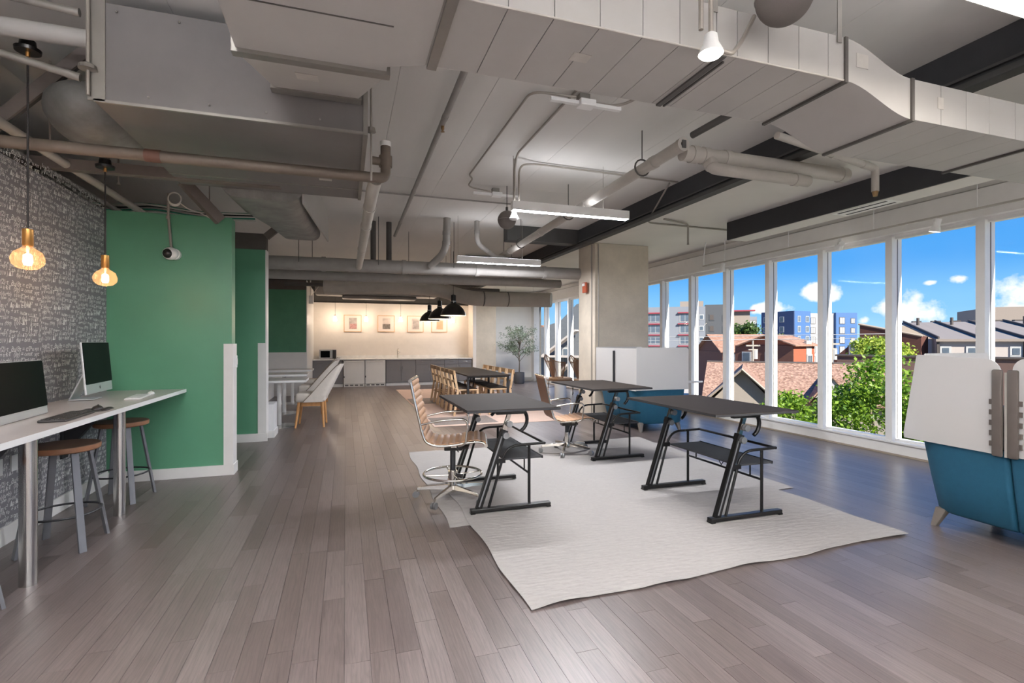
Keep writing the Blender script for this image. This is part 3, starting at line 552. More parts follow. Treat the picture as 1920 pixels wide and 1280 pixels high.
pipe('cable_tray', 'long dark rail carrying pipes above the kitchen', [(-1.5, 14.3, 3.0), (4.3, 14.3, 3.0)], .05, 'pipe_dark'); t_ = pipe('cable_tray', 'thin grey rail with a capped end beside the concrete column', [(1.6, 11.0, 2.98), (4.35, 11.0, 2.94)], .035, 'pipe_grey', rings=((0, .985),)); hangers(t_, [(2.2, 11.0, 3.0), (3.6, 11.0, 2.98)], 3.70)
# left side: braces, struts, long pipes, foil duct, cables
def brace(label, p, q, w, h, mat='strut'):
    p = Vector(p); o = thing('steel_brace', label, 'brace', p); obj('channel', bar(B(), (0, 0, 0), Vector(q)-p, w, h), mat, o); obj('web', bar(B(), Vector((0, .012, 0)), Vector(q)-p+Vector((0, .012, 0)), w*.6, h*1.02), 'pipe_dark', o)
brace('long diagonal steel brace crossing above the wallpapered wall', (-2.62, 4.6, 2.80), (-1.83, 4.62, 3.70), .05, .085)
brace('steel brace slanting down onto the top of the green wall', (-1.62, 6.12, 3.18), (-1.32, 6.35, 2.84), .07, .11)
brace('steel brace rising from the brown band of the booth partition', (-1.12, 8.28, 3.05), (-.52, 8.3, 3.62), .06, .10)
t_ = thing('beam_rail', 'grey steel channel under the plenum near the bar', 'beam', (-2.5, 5.32, 2.98)); obj('channel', box(B(), -.6, 1.9, 0, .09, 0, .09), 'strut', t_)
for x_ in (.45, 1.35): obj('post', box(B(), x_, x_+.06, .02, .07, .09, .70), 'strut', t_)
pipe('wall_pipe', 'pale pipe running along the top of the wallpapered wall', [(-2.28, 1.5, 3.02), (-2.28, 9.0, 3.02)], .035, 'pipe_grey')
pipe('wall_pipe', 'thin pipe behind the pale one over the wallpapered wall', [(-2.55, 1.5, 3.04), (-2.55, 9.0, 3.04)], .028, 'pipe_far')
pipe('overhead_pipe', 'thick pale pipe entering the plenum box from the left', [(-3.4, 3.86, 3.40), (-1.5, 3.86, 3.40)], .055, 'duct')
pipe('flex_conduit', 'upper braided flexible conduit joined to the plenum flange', [(-3.4, 3.70, 3.56), (-2.2, 3.72, 3.54), (-1.54, 3.75, 3.50)], .022, 'galv', 'conduit', rings=((1, .95),))
pipe('flex_conduit', 'lower braided flexible conduit sagging toward the plenum flange', [(-2.6, 3.65, 3.24), (-2.0, 3.7, 3.19), (-1.54, 3.76, 3.11)], .022, 'galv', 'conduit', rings=((1, .93),))
t_ = thing('foil_duct', 'bulging foil wrapped duct behind the end of the plenum box', 'duct', (-1.81, 4.75, 3.21)); ball(bm := B(), (0, 0, 0), .36, (.85, 1.35, .62), 24, 14); obj('sleeve', bm, 'foil', t_, smooth=60)
t_ = thing('branch_duct', 'insulated branch duct running back from the plenum past the green wall', 'duct', (-.78, 5.55, 3.12))
obj('sleeve', loft(B(), [[Vector((a*s+dx, y_, b*s2+dz)) for a, b in rrect(-.30, .30, -.19, .19, .12, 4)] for y_, s, s2, dx, dz in ((.0, 1.25, 1.1, 0, 0), (.7, 1.1, 1.05, .02, -.02), (1.5, .95, .95, .10, .0), (2.45, .88, .88, .16, .03))]), 'foil', t_, smooth=60)
obj('side_sheet', loft(B(), [[Vector(c) for c in ((.36, 0, -.22), (.38, 0, -.22), (.38, 0, .28), (.36, 0, .28))], [Vector(c) for c in ((.52, 2.45, -.14), (.54, 2.45, -.14), (.54, 2.45, .24), (.52, 2.45, .24))]]), 'duct', t_)
for i, (mt, dz) in enumerate((('cable_white', 0), ('cable_green', .02), ('cable_white', .035), ('cable_green', -.015), ('cable_white', -.03), ('cord', .05))):
    o = thing('data_cable', ('white' if mt == 'cable_white' else 'green' if mt == 'cable_green' else 'black')+' data cable strung over the top of the green wall', 'cable', (-3.2, 7.0+.06*i, 3.10+dz), group='data cables above the green wall'); obj('run', tube(B(), crom([(0, 0, .02), (.5, .05, -.02), (1.0, -.05, .0), (1.5, .04, -.03), (2.1, 0, -.02)], 5), .010, 6), mt, o, smooth=60)
for x_, y_, z0 in ((-1.55, 6.9, 2.9), (-2.2, 4.9, 3.0), (-2.0, 5.6, 2.95)):
    o = thing('hanger_wire', 'thin steel hanger rod dropping from the ceiling near the bar', 'rod', (x_, y_, z0), group='hanger rods near the bar'); obj('rod', cyl(B(), (0, 0, 0), (0, 0, 3.70-z0), .007, seg=6), 'conduit', o); obj('nut', cyl(B(), (0, 0, .0), (0, 0, .02), .014, seg=6), 'galv', o)
# security camera on green wall
t_ = thing('security_camera', 'white eyeball security camera on a conduit at the green wall', 'camera', (-1.80, 6.42, 2.45))
bm = B(); ball(bm, (0, -.06, 0), .075, (1.0, .95, .92)); obj('housing', bm, 'white_plastic', t_, smooth=60); bm = B(); ball(bm, (-.012, -.095, -.004), .052); obj('lens', bm, 'lens_dark', t_, smooth=60); obj('mount', cyl(B(), (.03, 0, 0), (.03, -.05, 0), .06, seg=16), 'white_plastic', t_, smooth=40)
obj('conduit', tube(B(), [(.0, -.03, .06), (-.03, -.025, .42), (-.03, -.02, .66)], .014), 'conduit', t_); obj('clip', cyl(B(), (-.03, -.03, .38), (-.03, -.03, .41), .022, seg=8), 'conduit', t_)
for k in range(3): obj('cable_coil', tube(B(), [(.03+.062*math.cos(a)+.004*k, -.03-.012*k, .60+(.075-.006*k)*math.sin(a)) for a in [i*2*PI/20 for i in range(20)]], .006, 6, closed=True), 'cable_white', t_)
obj('cable_tail', tube(B(), crom([(.08, -.03, .56), (.17, -.03, .50), (.27, -.03, .47), (.37, -.02, .42)], 5), .006, 6), 'cable_white', t_)
# ---- lights
def linear(label, x0, y0, z0, length=1.56, lens='led', up=False, top=3.70):
    t = thing('linear_pendant', label, 'light', (x0, y0, z0), group='long linear ceiling lights')
    obj('housing', box(B(), 0, length, -.045, .045, 0, .105), 'white_trim', t); bm = B(); bm.faces.new([bm.verts.new(c) for c in ((.012, -.04, -.001), (.012, .04, -.001), (length-.012, .04, -.001), (length-.012, -.04, -.001))]); obj('lens', bm, lens, t)
    for a in (.02, length-.35): obj('suspension_wire', cyl(B(), (a, 0, .105), (a, 0, top-z0), .003, seg=5), 'conduit', t)
    if True: bm = B(); bm.faces.new([bm.verts.new(c) for c in ((.012, -.04, .1065), (length-.012, -.04, .1065), (length-.012, .04, .1065), (.012, .04, .1065))]); obj('added_uplight', bm, 'fill_up' if up else 'fill_soft', t)  # glowing top face added to lift the ceiling, strongest on the unseen pendants
    return t
linear('long linear pendant with its lit lens hung near the round speaker', 1.87, 5.70, 3.055)
linear('long linear pendant with its lit lens hung in front of the largest header pipe', 1.85, 8.72, 2.89)
linear('long linear pendant lit right beside the upper dark duct', 1.95, 1.50, 3.05, lens='led_dim')
linear('added fill pendant, unseen, over the entrance end of the room', 1.9, -1.7, 3.0, up=True)  # added out of view behind the camera as fill light
linear('added fill pendant, unseen, over the entrance aisle behind the bar', -1.0, -1.4, 3.0, up=True); linear('added fill pendant, unseen, beside the wallpapered wall near the entrance', -1.6, .45, 3.0, up=True); linear('added fill pendant, unseen, by the entrance end windows', 4.9, -1.2, 2.85, up=True, top=3.38); linear('added fill pendant, mostly hidden, before the white end wall by the potted tree', 4.9, 15.6, 2.95, length=1.3, top=3.38)  # added pendants, behind the camera and behind the flex duct, for fill light
def sensor(label, x0, y0, z0):
    t = thing('sensor_bar', label, 'light', (x0, y0, z0)); obj('bar', box(B(), -.34, .34, -.02, .02, 0, .03), 'white_plastic', t); obj('body', box(B(), -.075, .075, -.055, .055, -.012, .045, bev=.008), 'white_plastic', t); obj('junction_box', box(B(), -.05, .05, .02, .10, .045, .12), 'galv', t)
sensor('white antenna bar with a square middle under the ceiling near the flat duct', 2.02, 4.05, 3.58); sensor('white antenna bar on the ceiling behind the round speaker', 2.05, 6.95, 3.58)
def speaker(label, x_, y_, z_, r=.13):
    t = thing('pendant_speaker', label, 'speaker', (x_, y_, z_), group='round pendant speakers'); bm = B(); ball(bm, (0, 0, 0), r, seg=28, rings=18); obj('globe', bm, 'speaker', t, smooth=60); obj('neck', cyl(B(), (0, 0, r*.95), (0, 0, r+.05), .018, seg=10), 'pipe_dark', t); obj('cable', cyl(B(), (0, 0, r+.05), (0, 0, 3.70-z_), .005, seg=6), 'cord', t)
    obj('rim', tube(B(), [(r*1.005*math.cos(a), r*1.005*math.sin(a), 0) for a in [i*2*PI/28 for i in range(28)]], .004, 5, closed=True), 'pipe_far', t)
speaker('round grey mesh speaker hanging in front of the flat duct', 2.02, 1.92, 3.17); speaker('round dark pendant speaker hanging beside the long lit pendant', 2.17, 6.84, 3.22); speaker('round pendant speaker above the dining table', 2.45, 12.9, 3.2); speaker('round pendant speaker hanging before the kitchen bulkhead', 2.38, 16.2, 3.06)
def floodlamp(label, x_, y_, z_, drop, face='par'):
    t = thing('flood_lamp', label, 'lamp', (x_, y_, z_)); obj('reflector', lathe(B(), [(.018, .10), (.03, .09), (.036, .05), (.056, .01), (.058, 0)], 20), 'white_plastic', t, smooth=50); bm = B(); lathe(bm, [(.056, 0), (.045, -.012), (.02, -.018), (.0005, -.019)], 20); obj('bulb_face', bm, face, t, smooth=60); obj('stem', cyl(B(), (0, 0, .10), (0, 0, drop), .012, seg=8), 'conduit', t); return t
t_ = floodlamp('bright round flood lamp on a conduit stem in front of the flat duct', 1.655, 2.0, 2.87, .8)
obj('conduit', cyl(B(), (-.04, .02, .12), (-.04, .02, .8), .012, seg=8), 'conduit', t_); obj('swan_neck', tube(B(), bend([(.05, .0, .03), (.12, 0, .02), (.24, .06, .14), (.34, .085, .3)], .1), .011, 8), 'conduit', t_, smooth=60)
t_ = floodlamp('small white flood lamp under the end of the long lit pendant', 1.93, 5.80, 2.98, .72, face='white_plastic')
# track lights at the windows
t_ = thing('light_track', 'thin white lighting track hung along the window header', 'track', (6.6, 8.2, 2.95)); obj('rail', box(B(), -.012, .012, -9.0, 0, 0, .022), 'pipe_grey', t_)
for yy in (-.6, -2.0, -3.35, -4.5, -6.2): obj('drop_rod', cyl(B(), (0, yy, .02), (0, yy, .43), .006, seg=6), 'white_plastic', t_)
obj('feed_conduit', tube(B(), bend([(0, -.02, .02), (0, -.02, .2), (-.1, -.2, .43)], .15), .012), 'white_plastic', t_, smooth=60)
def track_head(label, yy, rx, rz):
    t = thing('track_head', label, 'lamp', (6.6, yy, 2.95), group='track heads at the windows'); obj('stem', box(B(), -.012, .012, -.02, .02, -.05, 0), 'white_plastic', t)
    h = obj('shade', lathe(B(), [(.0, .10), (.035, .10), (.035, .03), (.055, -.03), (.056, -.05)], 18), 'white_plastic', t, loc=(0, 0, -.11), rot=(rx, 0, rz), smooth=50); obj('bulb_face', lathe(B(), [(.052, -.045), (.03, -.04), (.0005, -.038)], 18), 'par', h); obj('yoke', box(B(), -.045, .045, -.006, .006, -.10, -.05), 'white_plastic', t)
track_head('white track spot hung at the end of the light track by the column', 7.66, .2, 0); track_head('white track spot turned sideways in the middle of the light track', 5.33, 1.35, -.6); track_head('white track spot with a lit face aimed down at the sill', 4.11, .25, .3)
# amber globe pendants over the bar
def globe(label, x_, y_, z_, zc):
    t = thing('bulb_pendant', label, 'lamp', (x_, y_, z_), group='amber globe pendants'); obj('canopy', lathe(B(), [(.001, 0), (.065, 0), (.068, .02), (.045, .03), (.04, .07), (.001, .07)], 24), 'lamp_black', t, loc=(0, 0, zc-z_), smooth=40); obj('cord', cyl(B(), (0, 0, .19), (0, 0, zc-z_), .006, seg=6), 'cord', t)
    obj('cord_grip', cyl(B(), (0, 0, zc-z_-.03), (0, 0, zc-z_), .012, seg=8), 'gold', t)
    obj('socket', lathe(B(), [(.012, .19), (.028, .185), (.028, .085), (.024, .08)], 18), 'gold', t, smooth=40); g = obj('globe', lathe(B(), [(.022, .085), (.03, .07), (.07, .04), (.085, .0), (.078, -.035), (.05, -.062), (.0005, -.072)], 28), 'amber', t, smooth=60)
    obj('filament', lathe(B(), [(.012, .03), (.022, .02), (.024, -.02), (.018, -.04), (.0005, -.04)], 12), 'filament', g, smooth=60); obj('support', cyl(B(), (0, 0, .03), (0, 0, .085), .006, seg=6), 'cable_white', g)
globe('amber globe bulb pendant hung over the bar by the black screened monitor', -1.90, 3.98, 2.02, 3.32); globe('amber globe bulb pendant hung over the bar end by the green wall', -1.90, 5.06, 2.03, 2.94)
# black dome pendants over the dining table
def dome(label, y_):
    t = thing('dome_pendant', label, 'lamp', (2.5, y_, 2.13), group='black dome pendants'); obj('shade', lathe(B(), [(.315, 0), (.30, .06), (.25, .16), (.16, .25), (.08, .30), (.07, .31)], 32), 'lamp_black', t, smooth=60); obj('shade_lining', lathe(B(), [(.311, 0), (.296, .058), (.246, .156), (.155, .244), (.001, .29)], 32), 'lamp_inner', t, smooth=60)
    obj('neck', lathe(B(), [(.07, .31), (.07, .34), (.05, .345), (.05, .36), (.062, .36), (.062, .50), (.02, .52)], 20), 'lamp_black', t, smooth=40); obj('collar', lathe(B(), [(.066, .335), (.072, .34), (.072, .355), (.052, .36)], 20), 'steel', t, smooth=40); obj('cord', cyl(B(), (0, 0, .52), (0, 0, 3.7-2.13), .006, seg=6), 'cord', t); bm = B(); ball(bm, (0, 0, .12), .05); obj('bulb', bm, 'dome_bulb', t, smooth=60)
dome('black dome pendant nearest the header pipe, over the dining table', 12.2); dome('black dome pendant in the middle of the three over the dining aisle', 14.1); dome('black dome pendant hung closest to the kitchen pictures', 15.9)
for i, x_ in enumerate((-.33, .66, 1.8, 2.75, 3.62)):
    t = thing('cone_lamp', ('small lit glass lamp hung '+('between the microwave corner and the pink print', 'between the pink print and the dark block print', 'between the dark block print and the pale grey print', 'between the pale grey print and the tan square print', 'between the tan square print and the concrete column')[i]), 'lamp', (x_, 17.75, 2.18), group='small glass lamps along the kitchen wall'); obj('shade', lathe(B(), [(.055, 0), (.06, .03), (.04, .12), (.02, .17)], 16), 'kbulb', t, smooth=60); obj('cord', cyl(B(), (0, 0, .17), (0, 0, 1.52), .004, seg=5), 'cord', t); obj('cap', cyl(B(), (0, 0, .165), (0, 0, .2), .024, seg=10), 'gold', t)
# alarm box and exit details
t_ = thing('alarm_box', 'orange alarm box on the edge of the wide concrete column', 'alarm', (4.46, 8.95, 2.55)); obj('box', box(B(), -.05, .0, -.07, .07, -.10, .10, bev=.01), 'red_box', t_); obj('strobe', box(B(), -.062, -.05, -.05, .05, .03, .08), 'white_plastic', t_)
t_ = thing('light_switch', 'white light switch on the guarded end of the green wall', 'switch', (-1.203, 6.53, 1.27)); obj('plate', box(B(), 0, .012, -.045, .045, -.07, .07, bev=.003), 'white_plastic', t_); obj('rocker', box(B(), .012, .02, -.018, .018, -.035, .035), 'white_plastic', t_)
t_ = thing('sensor_post', 'white sensor box on a thin post beside the kitchen wall', 'sensor', (-.94, 15.6, 2.70)); obj('box', box(B(), -.06, .06, -.05, .05, -.12, .12, bev=.01), 'white_plastic', t_); obj('post', box(B(), -.03, .0, 0, .03, .12, .55), 'white_trim', t_); obj('wire', tube(B(), [(.02, 0, .12), (.25, 0, .45)], .008, 6), 'cable_white', t_)
# ================================================================== FURNITURE
# ---- bar counter with steel posts
t_ = thing('bar_counter', 'long white stone bar counter along the wallpapered wall', 'counter', (XL, 0, 0))
obj('top', box(B(), .0, .735, 1.2, 6.395, .952, .98), 'marble', t_); obj('edge_band', box(B(), .735, .74, 1.2, 6.40, .945, .98), 'edge_white', t_); obj('end_band', box(B(), .0, .735, 6.395, 6.40, .945, .98), 'edge_white', t_)
for yy in (2.55, 3.90, 5.23):
    obj('post', lathe(B(), [(.044, 0), (.044, .945)], 28, (.54, yy, 0), cap=True), 'steel', t_, smooth=50)
for yy in (2.9, 4.28, 5.55):
    obj('wall_bracket', prism(B(), [(.02, .945), (.34, .945), (.34, .90), (.02, .50)], yy-.03, yy+.03), 'charcoal', t_); obj('bracket_plate', box(B(), .0, .02, yy-.05, yy+.05, .46, .95), 'charcoal', t_)
for yy in (4.62, 4.8): obj('socket_plate', box(B(), .0, .012, yy, yy+.075, .52, .64), 'white_plastic', t_)
# ---- stools
def stool(label, x_, y_, rz):
    t = thing('bar_stool', label, 'stool', (x_, y_, 0), rz, 'bar stools at the counter')
    obj('seat', lathe(B(), [(.001, .748), (.19, .748), (.212, .745), (.216, .74)], 40), 'stool_wood', t, smooth=40); obj('seat_edge', lathe(B(), [(.216, .742), (.218, .735), (.216, .708), (.205, .70), (.001, .70)], 40), 'stool_edge', t, smooth=40)
    for k in range(4):
        a = PI/4+k*PI/2; c, s = math.cos(a), math.sin(a)
        bar(bm := B(), (c*.275, s*.275, 0), (c*.155, s*.155, .70), .044, .018, up=(c, s, 0)); obj('leg', bm, 'stool_metal', t)
    pts = []
    for k in range(4):
        for j in range(6):
            a = PI/4+k*PI/2+j*PI/12; rr = .228-.012*math.sin(j/6*PI); pts.append((rr*math.cos(a), rr*math.sin(a), .25))
    obj('foot_ring', tube(B(), pts, .008, 6, closed=True), 'black_steel', t); obj('seat_plate', box(B(), -.13, .13, -.13, .13, .692, .70), 'stool_metal', t)
    return t
stool('round wooden stool with grey legs at the bar beneath the low wide monitor', -1.97, 4.57, R(0)); stool('round wooden stool with grey legs between the bar and the green wall', -2.03, 5.75, R(-8)); stool('round wooden stool with grey legs at the bar closest to the entrance', -2.03, 3.41, R(0))
# ---- all-in-one computers and keyboards
def computer(label, x_, y_, z_, rz, w, h, chin, zlow, logo, tilt=.1):
    t = thing('desktop_computer', label, 'computer', (x_, y_, z_), rz)
    s = obj('display', box(B(), -.018, 0, -w/2, w/2, 0, h, bev=.006), 'alu', t, loc=(0, 0, zlow), rot=(0, -tilt, 0))
    obj('screen_glass', prism(B(), rrect(-w/2+.004, w/2-.004, chin, h-.004, .012), 0, .004, axis='x'), 'black_glass', s)
    st = obj('stand', loft(B(), [[Vector((-.02+dx, yy, zz)) for dx, yy in ((0, -.10), (.008, -.10), (.008, .10), (0, .10))] for dx0, zz in ((0, 0),)] + []) if False else prism(B(), [(-.20, .004), (-.02, .004), (-.02, .012), (-.185, .014), (-.075, .26), (-.085, .265)], -.10, .10), 'alu', t)
    if logo:
        bm = B(); k = w/2*0
        P = [(0, .010), (-.004, .014), (-.009, .013), (-.012, .006), (-.011, -.003), (-.007, -.011), (-.003, -.012), (0, -.010), (.003, -.012), (.007, -.011), (.010, -.004), (.007, .001), (.007, .006), (.009, .012), (.005, .014)]
        prism(bm, [(a, b+chin/2) for a, b in P], .0005, .0015, axis='x'); prism(bm, [(.0, .016+chin/2), (.004, .022+chin/2), (.005, .017+chin/2)], .0005, .0015, axis='x'); obj('logo', bm, 'black_plastic', s)
    return t
computer('upright all in one computer with a silver chin on the bar', -2.10, 5.50, .981, R(4), .62, .45, .085, .065, True, .08)
computer('low wide black screened monitor with a silver base strip on the bar', -2.02, 4.15, .981, R(4), .78, .385, .055, .004, False, .10)
t_ = thing('keyboard', 'white keyboard lying in front of the upright computer', 'keyboard', (-1.83, 5.55, .981), R(6)); obj('tray', box(B(), -.06, .06, -.20, .20, 0, .012, bev=.003), 'white_plastic', t_)
for i in range(5):
    for j in range(14): obj('key', box(B(), -.052+.021*i, -.035+.021*i, -.192+.0275*j, -.169+.0275*j, .012, .016), 'grey_key', t_)
t_ = thing('computer_mouse', 'white mouse at the end of the white keyboard', 'mouse', (-1.83, 5.88, .981), R(10)); bm = B(); ball(bm, (0, 0, .0), .05, (.62, 1.1, .55)); [v.co.__setattr__('z', max(0, v.co.z)) for v in bm.verts]; obj('shell', bm, 'white_plastic', t_, smooth=60); obj('wheel', cyl(B(), (-.004, .02, .026), (.004, .02, .026), .006, seg=8), 'grey_key', t_)
t_ = thing('keyboard', 'black keyboard lying in front of the low wide monitor', 'keyboard', (-1.80, 4.23, .981), R(3)); obj('tray', box(B(), -.075, .075, -.23, .23, 0, .016, bev=.005), 'black_plastic', t_)
for i in range(5):
    for j in range(14): obj('key', box(B(), -.062+.025*i, -.043+.025*i, -.215+.031*j, -.19+.031*j, .016, .021), 'dark_key', t_)
t_ = thing('computer_mouse', 'black mouse on a pad beside the black keyboard', 'mouse', (-1.80, 4.66, .984), R(5)); bm = B(); ball(bm, (0, 0, 0), .055, (.62, 1.1, .55)); [v.co.__setattr__('z', max(0, v.co.z)) for v in bm.verts]; obj('shell', bm, 'black_plastic', t_, smooth=60); obj('wheel', cyl(B(), (-.004, .02, .029), (.004, .02, .029), .006, seg=8), 'dark_key', t_)
t_ = thing('mouse_pad', 'black mouse pad with a raised wrist rest', 'mouse pad', (-1.80, 4.64, .981), R(3)); obj('mat', prism(B(), rrect(-.09, .09, -.12, .12, .05), 0, .003, axis='z'), 'black_plastic', t_); bm = B(); ball(bm, (.07, 0, .003), .03, (.8, 3, .5)); [v.co.__setattr__('z', max(.003, v.co.z)) for v in bm.verts]; obj('wrist_rest', bm, 'black_plastic', t_, smooth=60)
# ---- rugs
def rug(name, label, x0, x1, y0, y1, mat, z=.004, nx=60, ny=46, amp=.012, seed=1, skew=(0, 0, 0, 0), ea=.012, wav=1.0):
    random.seed(seed); bm = B(); g = []
    ph = [random.uniform(0, 6.28) for _ in range(8)]
    for j in range(ny+1):
        row = []
        for i in range(nx+1):
            s, q = i/nx, j/ny; X_ = x0+(x1-x0)*s; Y_ = y0+(y1-y0)*q; edge = min(s, 1-s, q, 1-q)
            X_ += wav*.012*math.sin(7*Y_+ph[0])*(1-abs(2*s-1)**.2*0)+skew[0]*(1-q)*(1-s)+skew[1]*(1-q)*s; Y_ += wav*.014*math.sin(5.5*X_+ph[1])+skew[2]*(1-s)*(1-q)+skew[3]*s*(1-q)
            zz = z+amp*.25*(1+math.sin(3.1*X_+ph[2])*math.sin(2.3*Y_+ph[3])); 
            if edge < .04: zz += ea*max(0, math.sin(9*X_+ph[4])*math.sin(8*Y_+ph[5]))*(1-edge/.04)
            row.append(bm.verts.new((X_, Y_, zz)))
        g.append(row)
    for j in range(ny):
        for i in range(nx): bm.faces.new((g[j][i], g[j][i+1], g[j+1][i+1], g[j+1][i]))
    ex = bmesh.ops.extrude_face_region(bm, geom=list(bm.faces)); 
    for v in [v for v in ex['geom'] if isinstance(v, bmesh.types.BMVert)]: v.co.z -= .0035
    o = obj(name, bm, mat, smooth=40); tag(o, label, 'rug'); return o
rug('area_rug', 'large off white woven rug lying over another, under the table without a chair', .97, 4.14, 2.64, 4.92, 'rug_white', z=.0115, amp=.004, seed=4, skew=(0, 0, 0, .15))
rug('area_rug', 'off white woven rug partly covered by another, under the two tables with chairs', .80, 4.36, 4.02, 6.92, 'rug_white', z=.0055, amp=.002, seed=9, ea=.0)
r3 = rug('area_rug', 'pinkish beige rug with grey panels under the dining table', 1.48, 4.25, 8.85, 16.0, 'rug_pink', z=.0055, amp=.002, seed=2, ea=.0, wav=.3)
for x0, x1, y0, y1 in ((1.52, 2.7, 9.0, 9.9), (1.52, 2.5, 12.2, 13.4)): obj('woven_panel', box(B(), x0, x1, y0, y1, .006, .0073), 'rug_dark', r3)
# ---- drafting tables
def drafting_table(label, x_, y_, rz=0, z=.0137):
    t = thing('drafting_table', label, 'table', (x_, y_, z), rz, 'black tilt top drafting tables')
    obj('top', box(B(), -.07, .77, -.64, .68, .886, .91, bev=.004), 'table_black', t); obj('top_edge', box(B(), -.072, .772, -.642, .682, .889, .905), 'charcoal', t)
    for s in (-.49, .49):
        lx = lambda z: .06+(z-.03)*.345
        obj('foot', box(B(), -.01, .73, s-.028, s+.028, 0.008, .042, bev=.006), 'frame_black', t)
        for e_ in (.0, .70): obj('foot_pad', box(B(), e_-.01, e_+.03, s-.03, s+.03, 0, .012), 'frame_black', t)
        bar(bm := B(), (lx(.03), s, .03), (lx(.68), s, .68), .042, .05, up=(1, 0, 0)); obj('leg', bm, 'frame_black', t)
        obj('groove', bar(B(), (lx(.06)-.006, s-.0215, .06), (lx(.66)-.006, s-.0215, .66), .003, .012, up=(1, 0, 0)), 'knob', t)
        obj('leg_extension', bar(B(), (lx(.64), s, .64), (lx(.85), s, .85), .028, .034, up=(1, 0, 0)), 'chrome', t)
        obj('clamp', bar(B(), (lx(.66), s, .655), (lx(.66)+.02, s, .71), .052, .06, up=(1, 0, 0)), 'frame_black', t)
        for z_ in (.665, .765): obj('knob', cyl(B(), (lx(z_)+.02, s-.055, z_), (lx(z_)+.02, s-.02, z_), .028, seg=16), 'knob', t, smooth=40)
        obj('pivot_head', box(B(), .22, .50, s-.022, s+.022, .845, .886, bev=.006), 'frame_black', t)
        arcp = [(.40+.115*math.cos(R(a)), s+.012, .79+.115*math.sin(R(a))) for a in range(-60, 75, 15)]
        obj('tilt_arc', tube(B(), arcp, .017, 8), 'frame_black', t, smooth=60)
        obj('brace_tube', tube(B(), bend([(.155, s, .04), (.315, s, .565), (.68, s, .572)], .12, 6), .012, 10), 'frame_black', t, smooth=60)
        obj('rear_post', cyl(B(), (.53, s, .04), (.53, s, .56), .013, seg=10), 'frame_black', t, smooth=40)
        obj('link_plate', box(B(), lx(.45), lx(.45)+.10, s-.012, s+.012, .42, .46), 'frame_black', t)
    obj('upper_rail', cyl(B(), (.675, -.50, .572), (.675, .50, .572), .012, seg=10), 'frame_black', t, smooth=40); obj('lower_rail', cyl(B(), (.53, -.49, .31), (.53, .49, .31), .010, seg=10), 'frame_black', t, smooth=40)
    obj('shelf', box(B(), .30, .66, -.47, .47, .435, .449), 'charcoal', t); obj('shelf_lip', box(B(), .66, .672, -.47, .47, .43, .455), 'frame_black', t)
    for s in (-.36, .36): obj('shelf_pin', cyl(B(), (.53, s, .31), (.53, s, .436), .007, seg=8), 'frame_black', t)
    obj('shelf_brace', tube(B(), [(.53, -.09, .435), (.53, 0, .325), (.53, .09, .435)], .005, 6), 'frame_black', t)
    return t
drafting_table('black drafting table with the tan high chair pulled up to it', 1.03, 4.75); drafting_table('black drafting table standing in front of the low teal lounge', 2.94, 6.21, z=.0065); drafting_table('black drafting table standing alone by the windows without a chair', 2.84, 3.93)
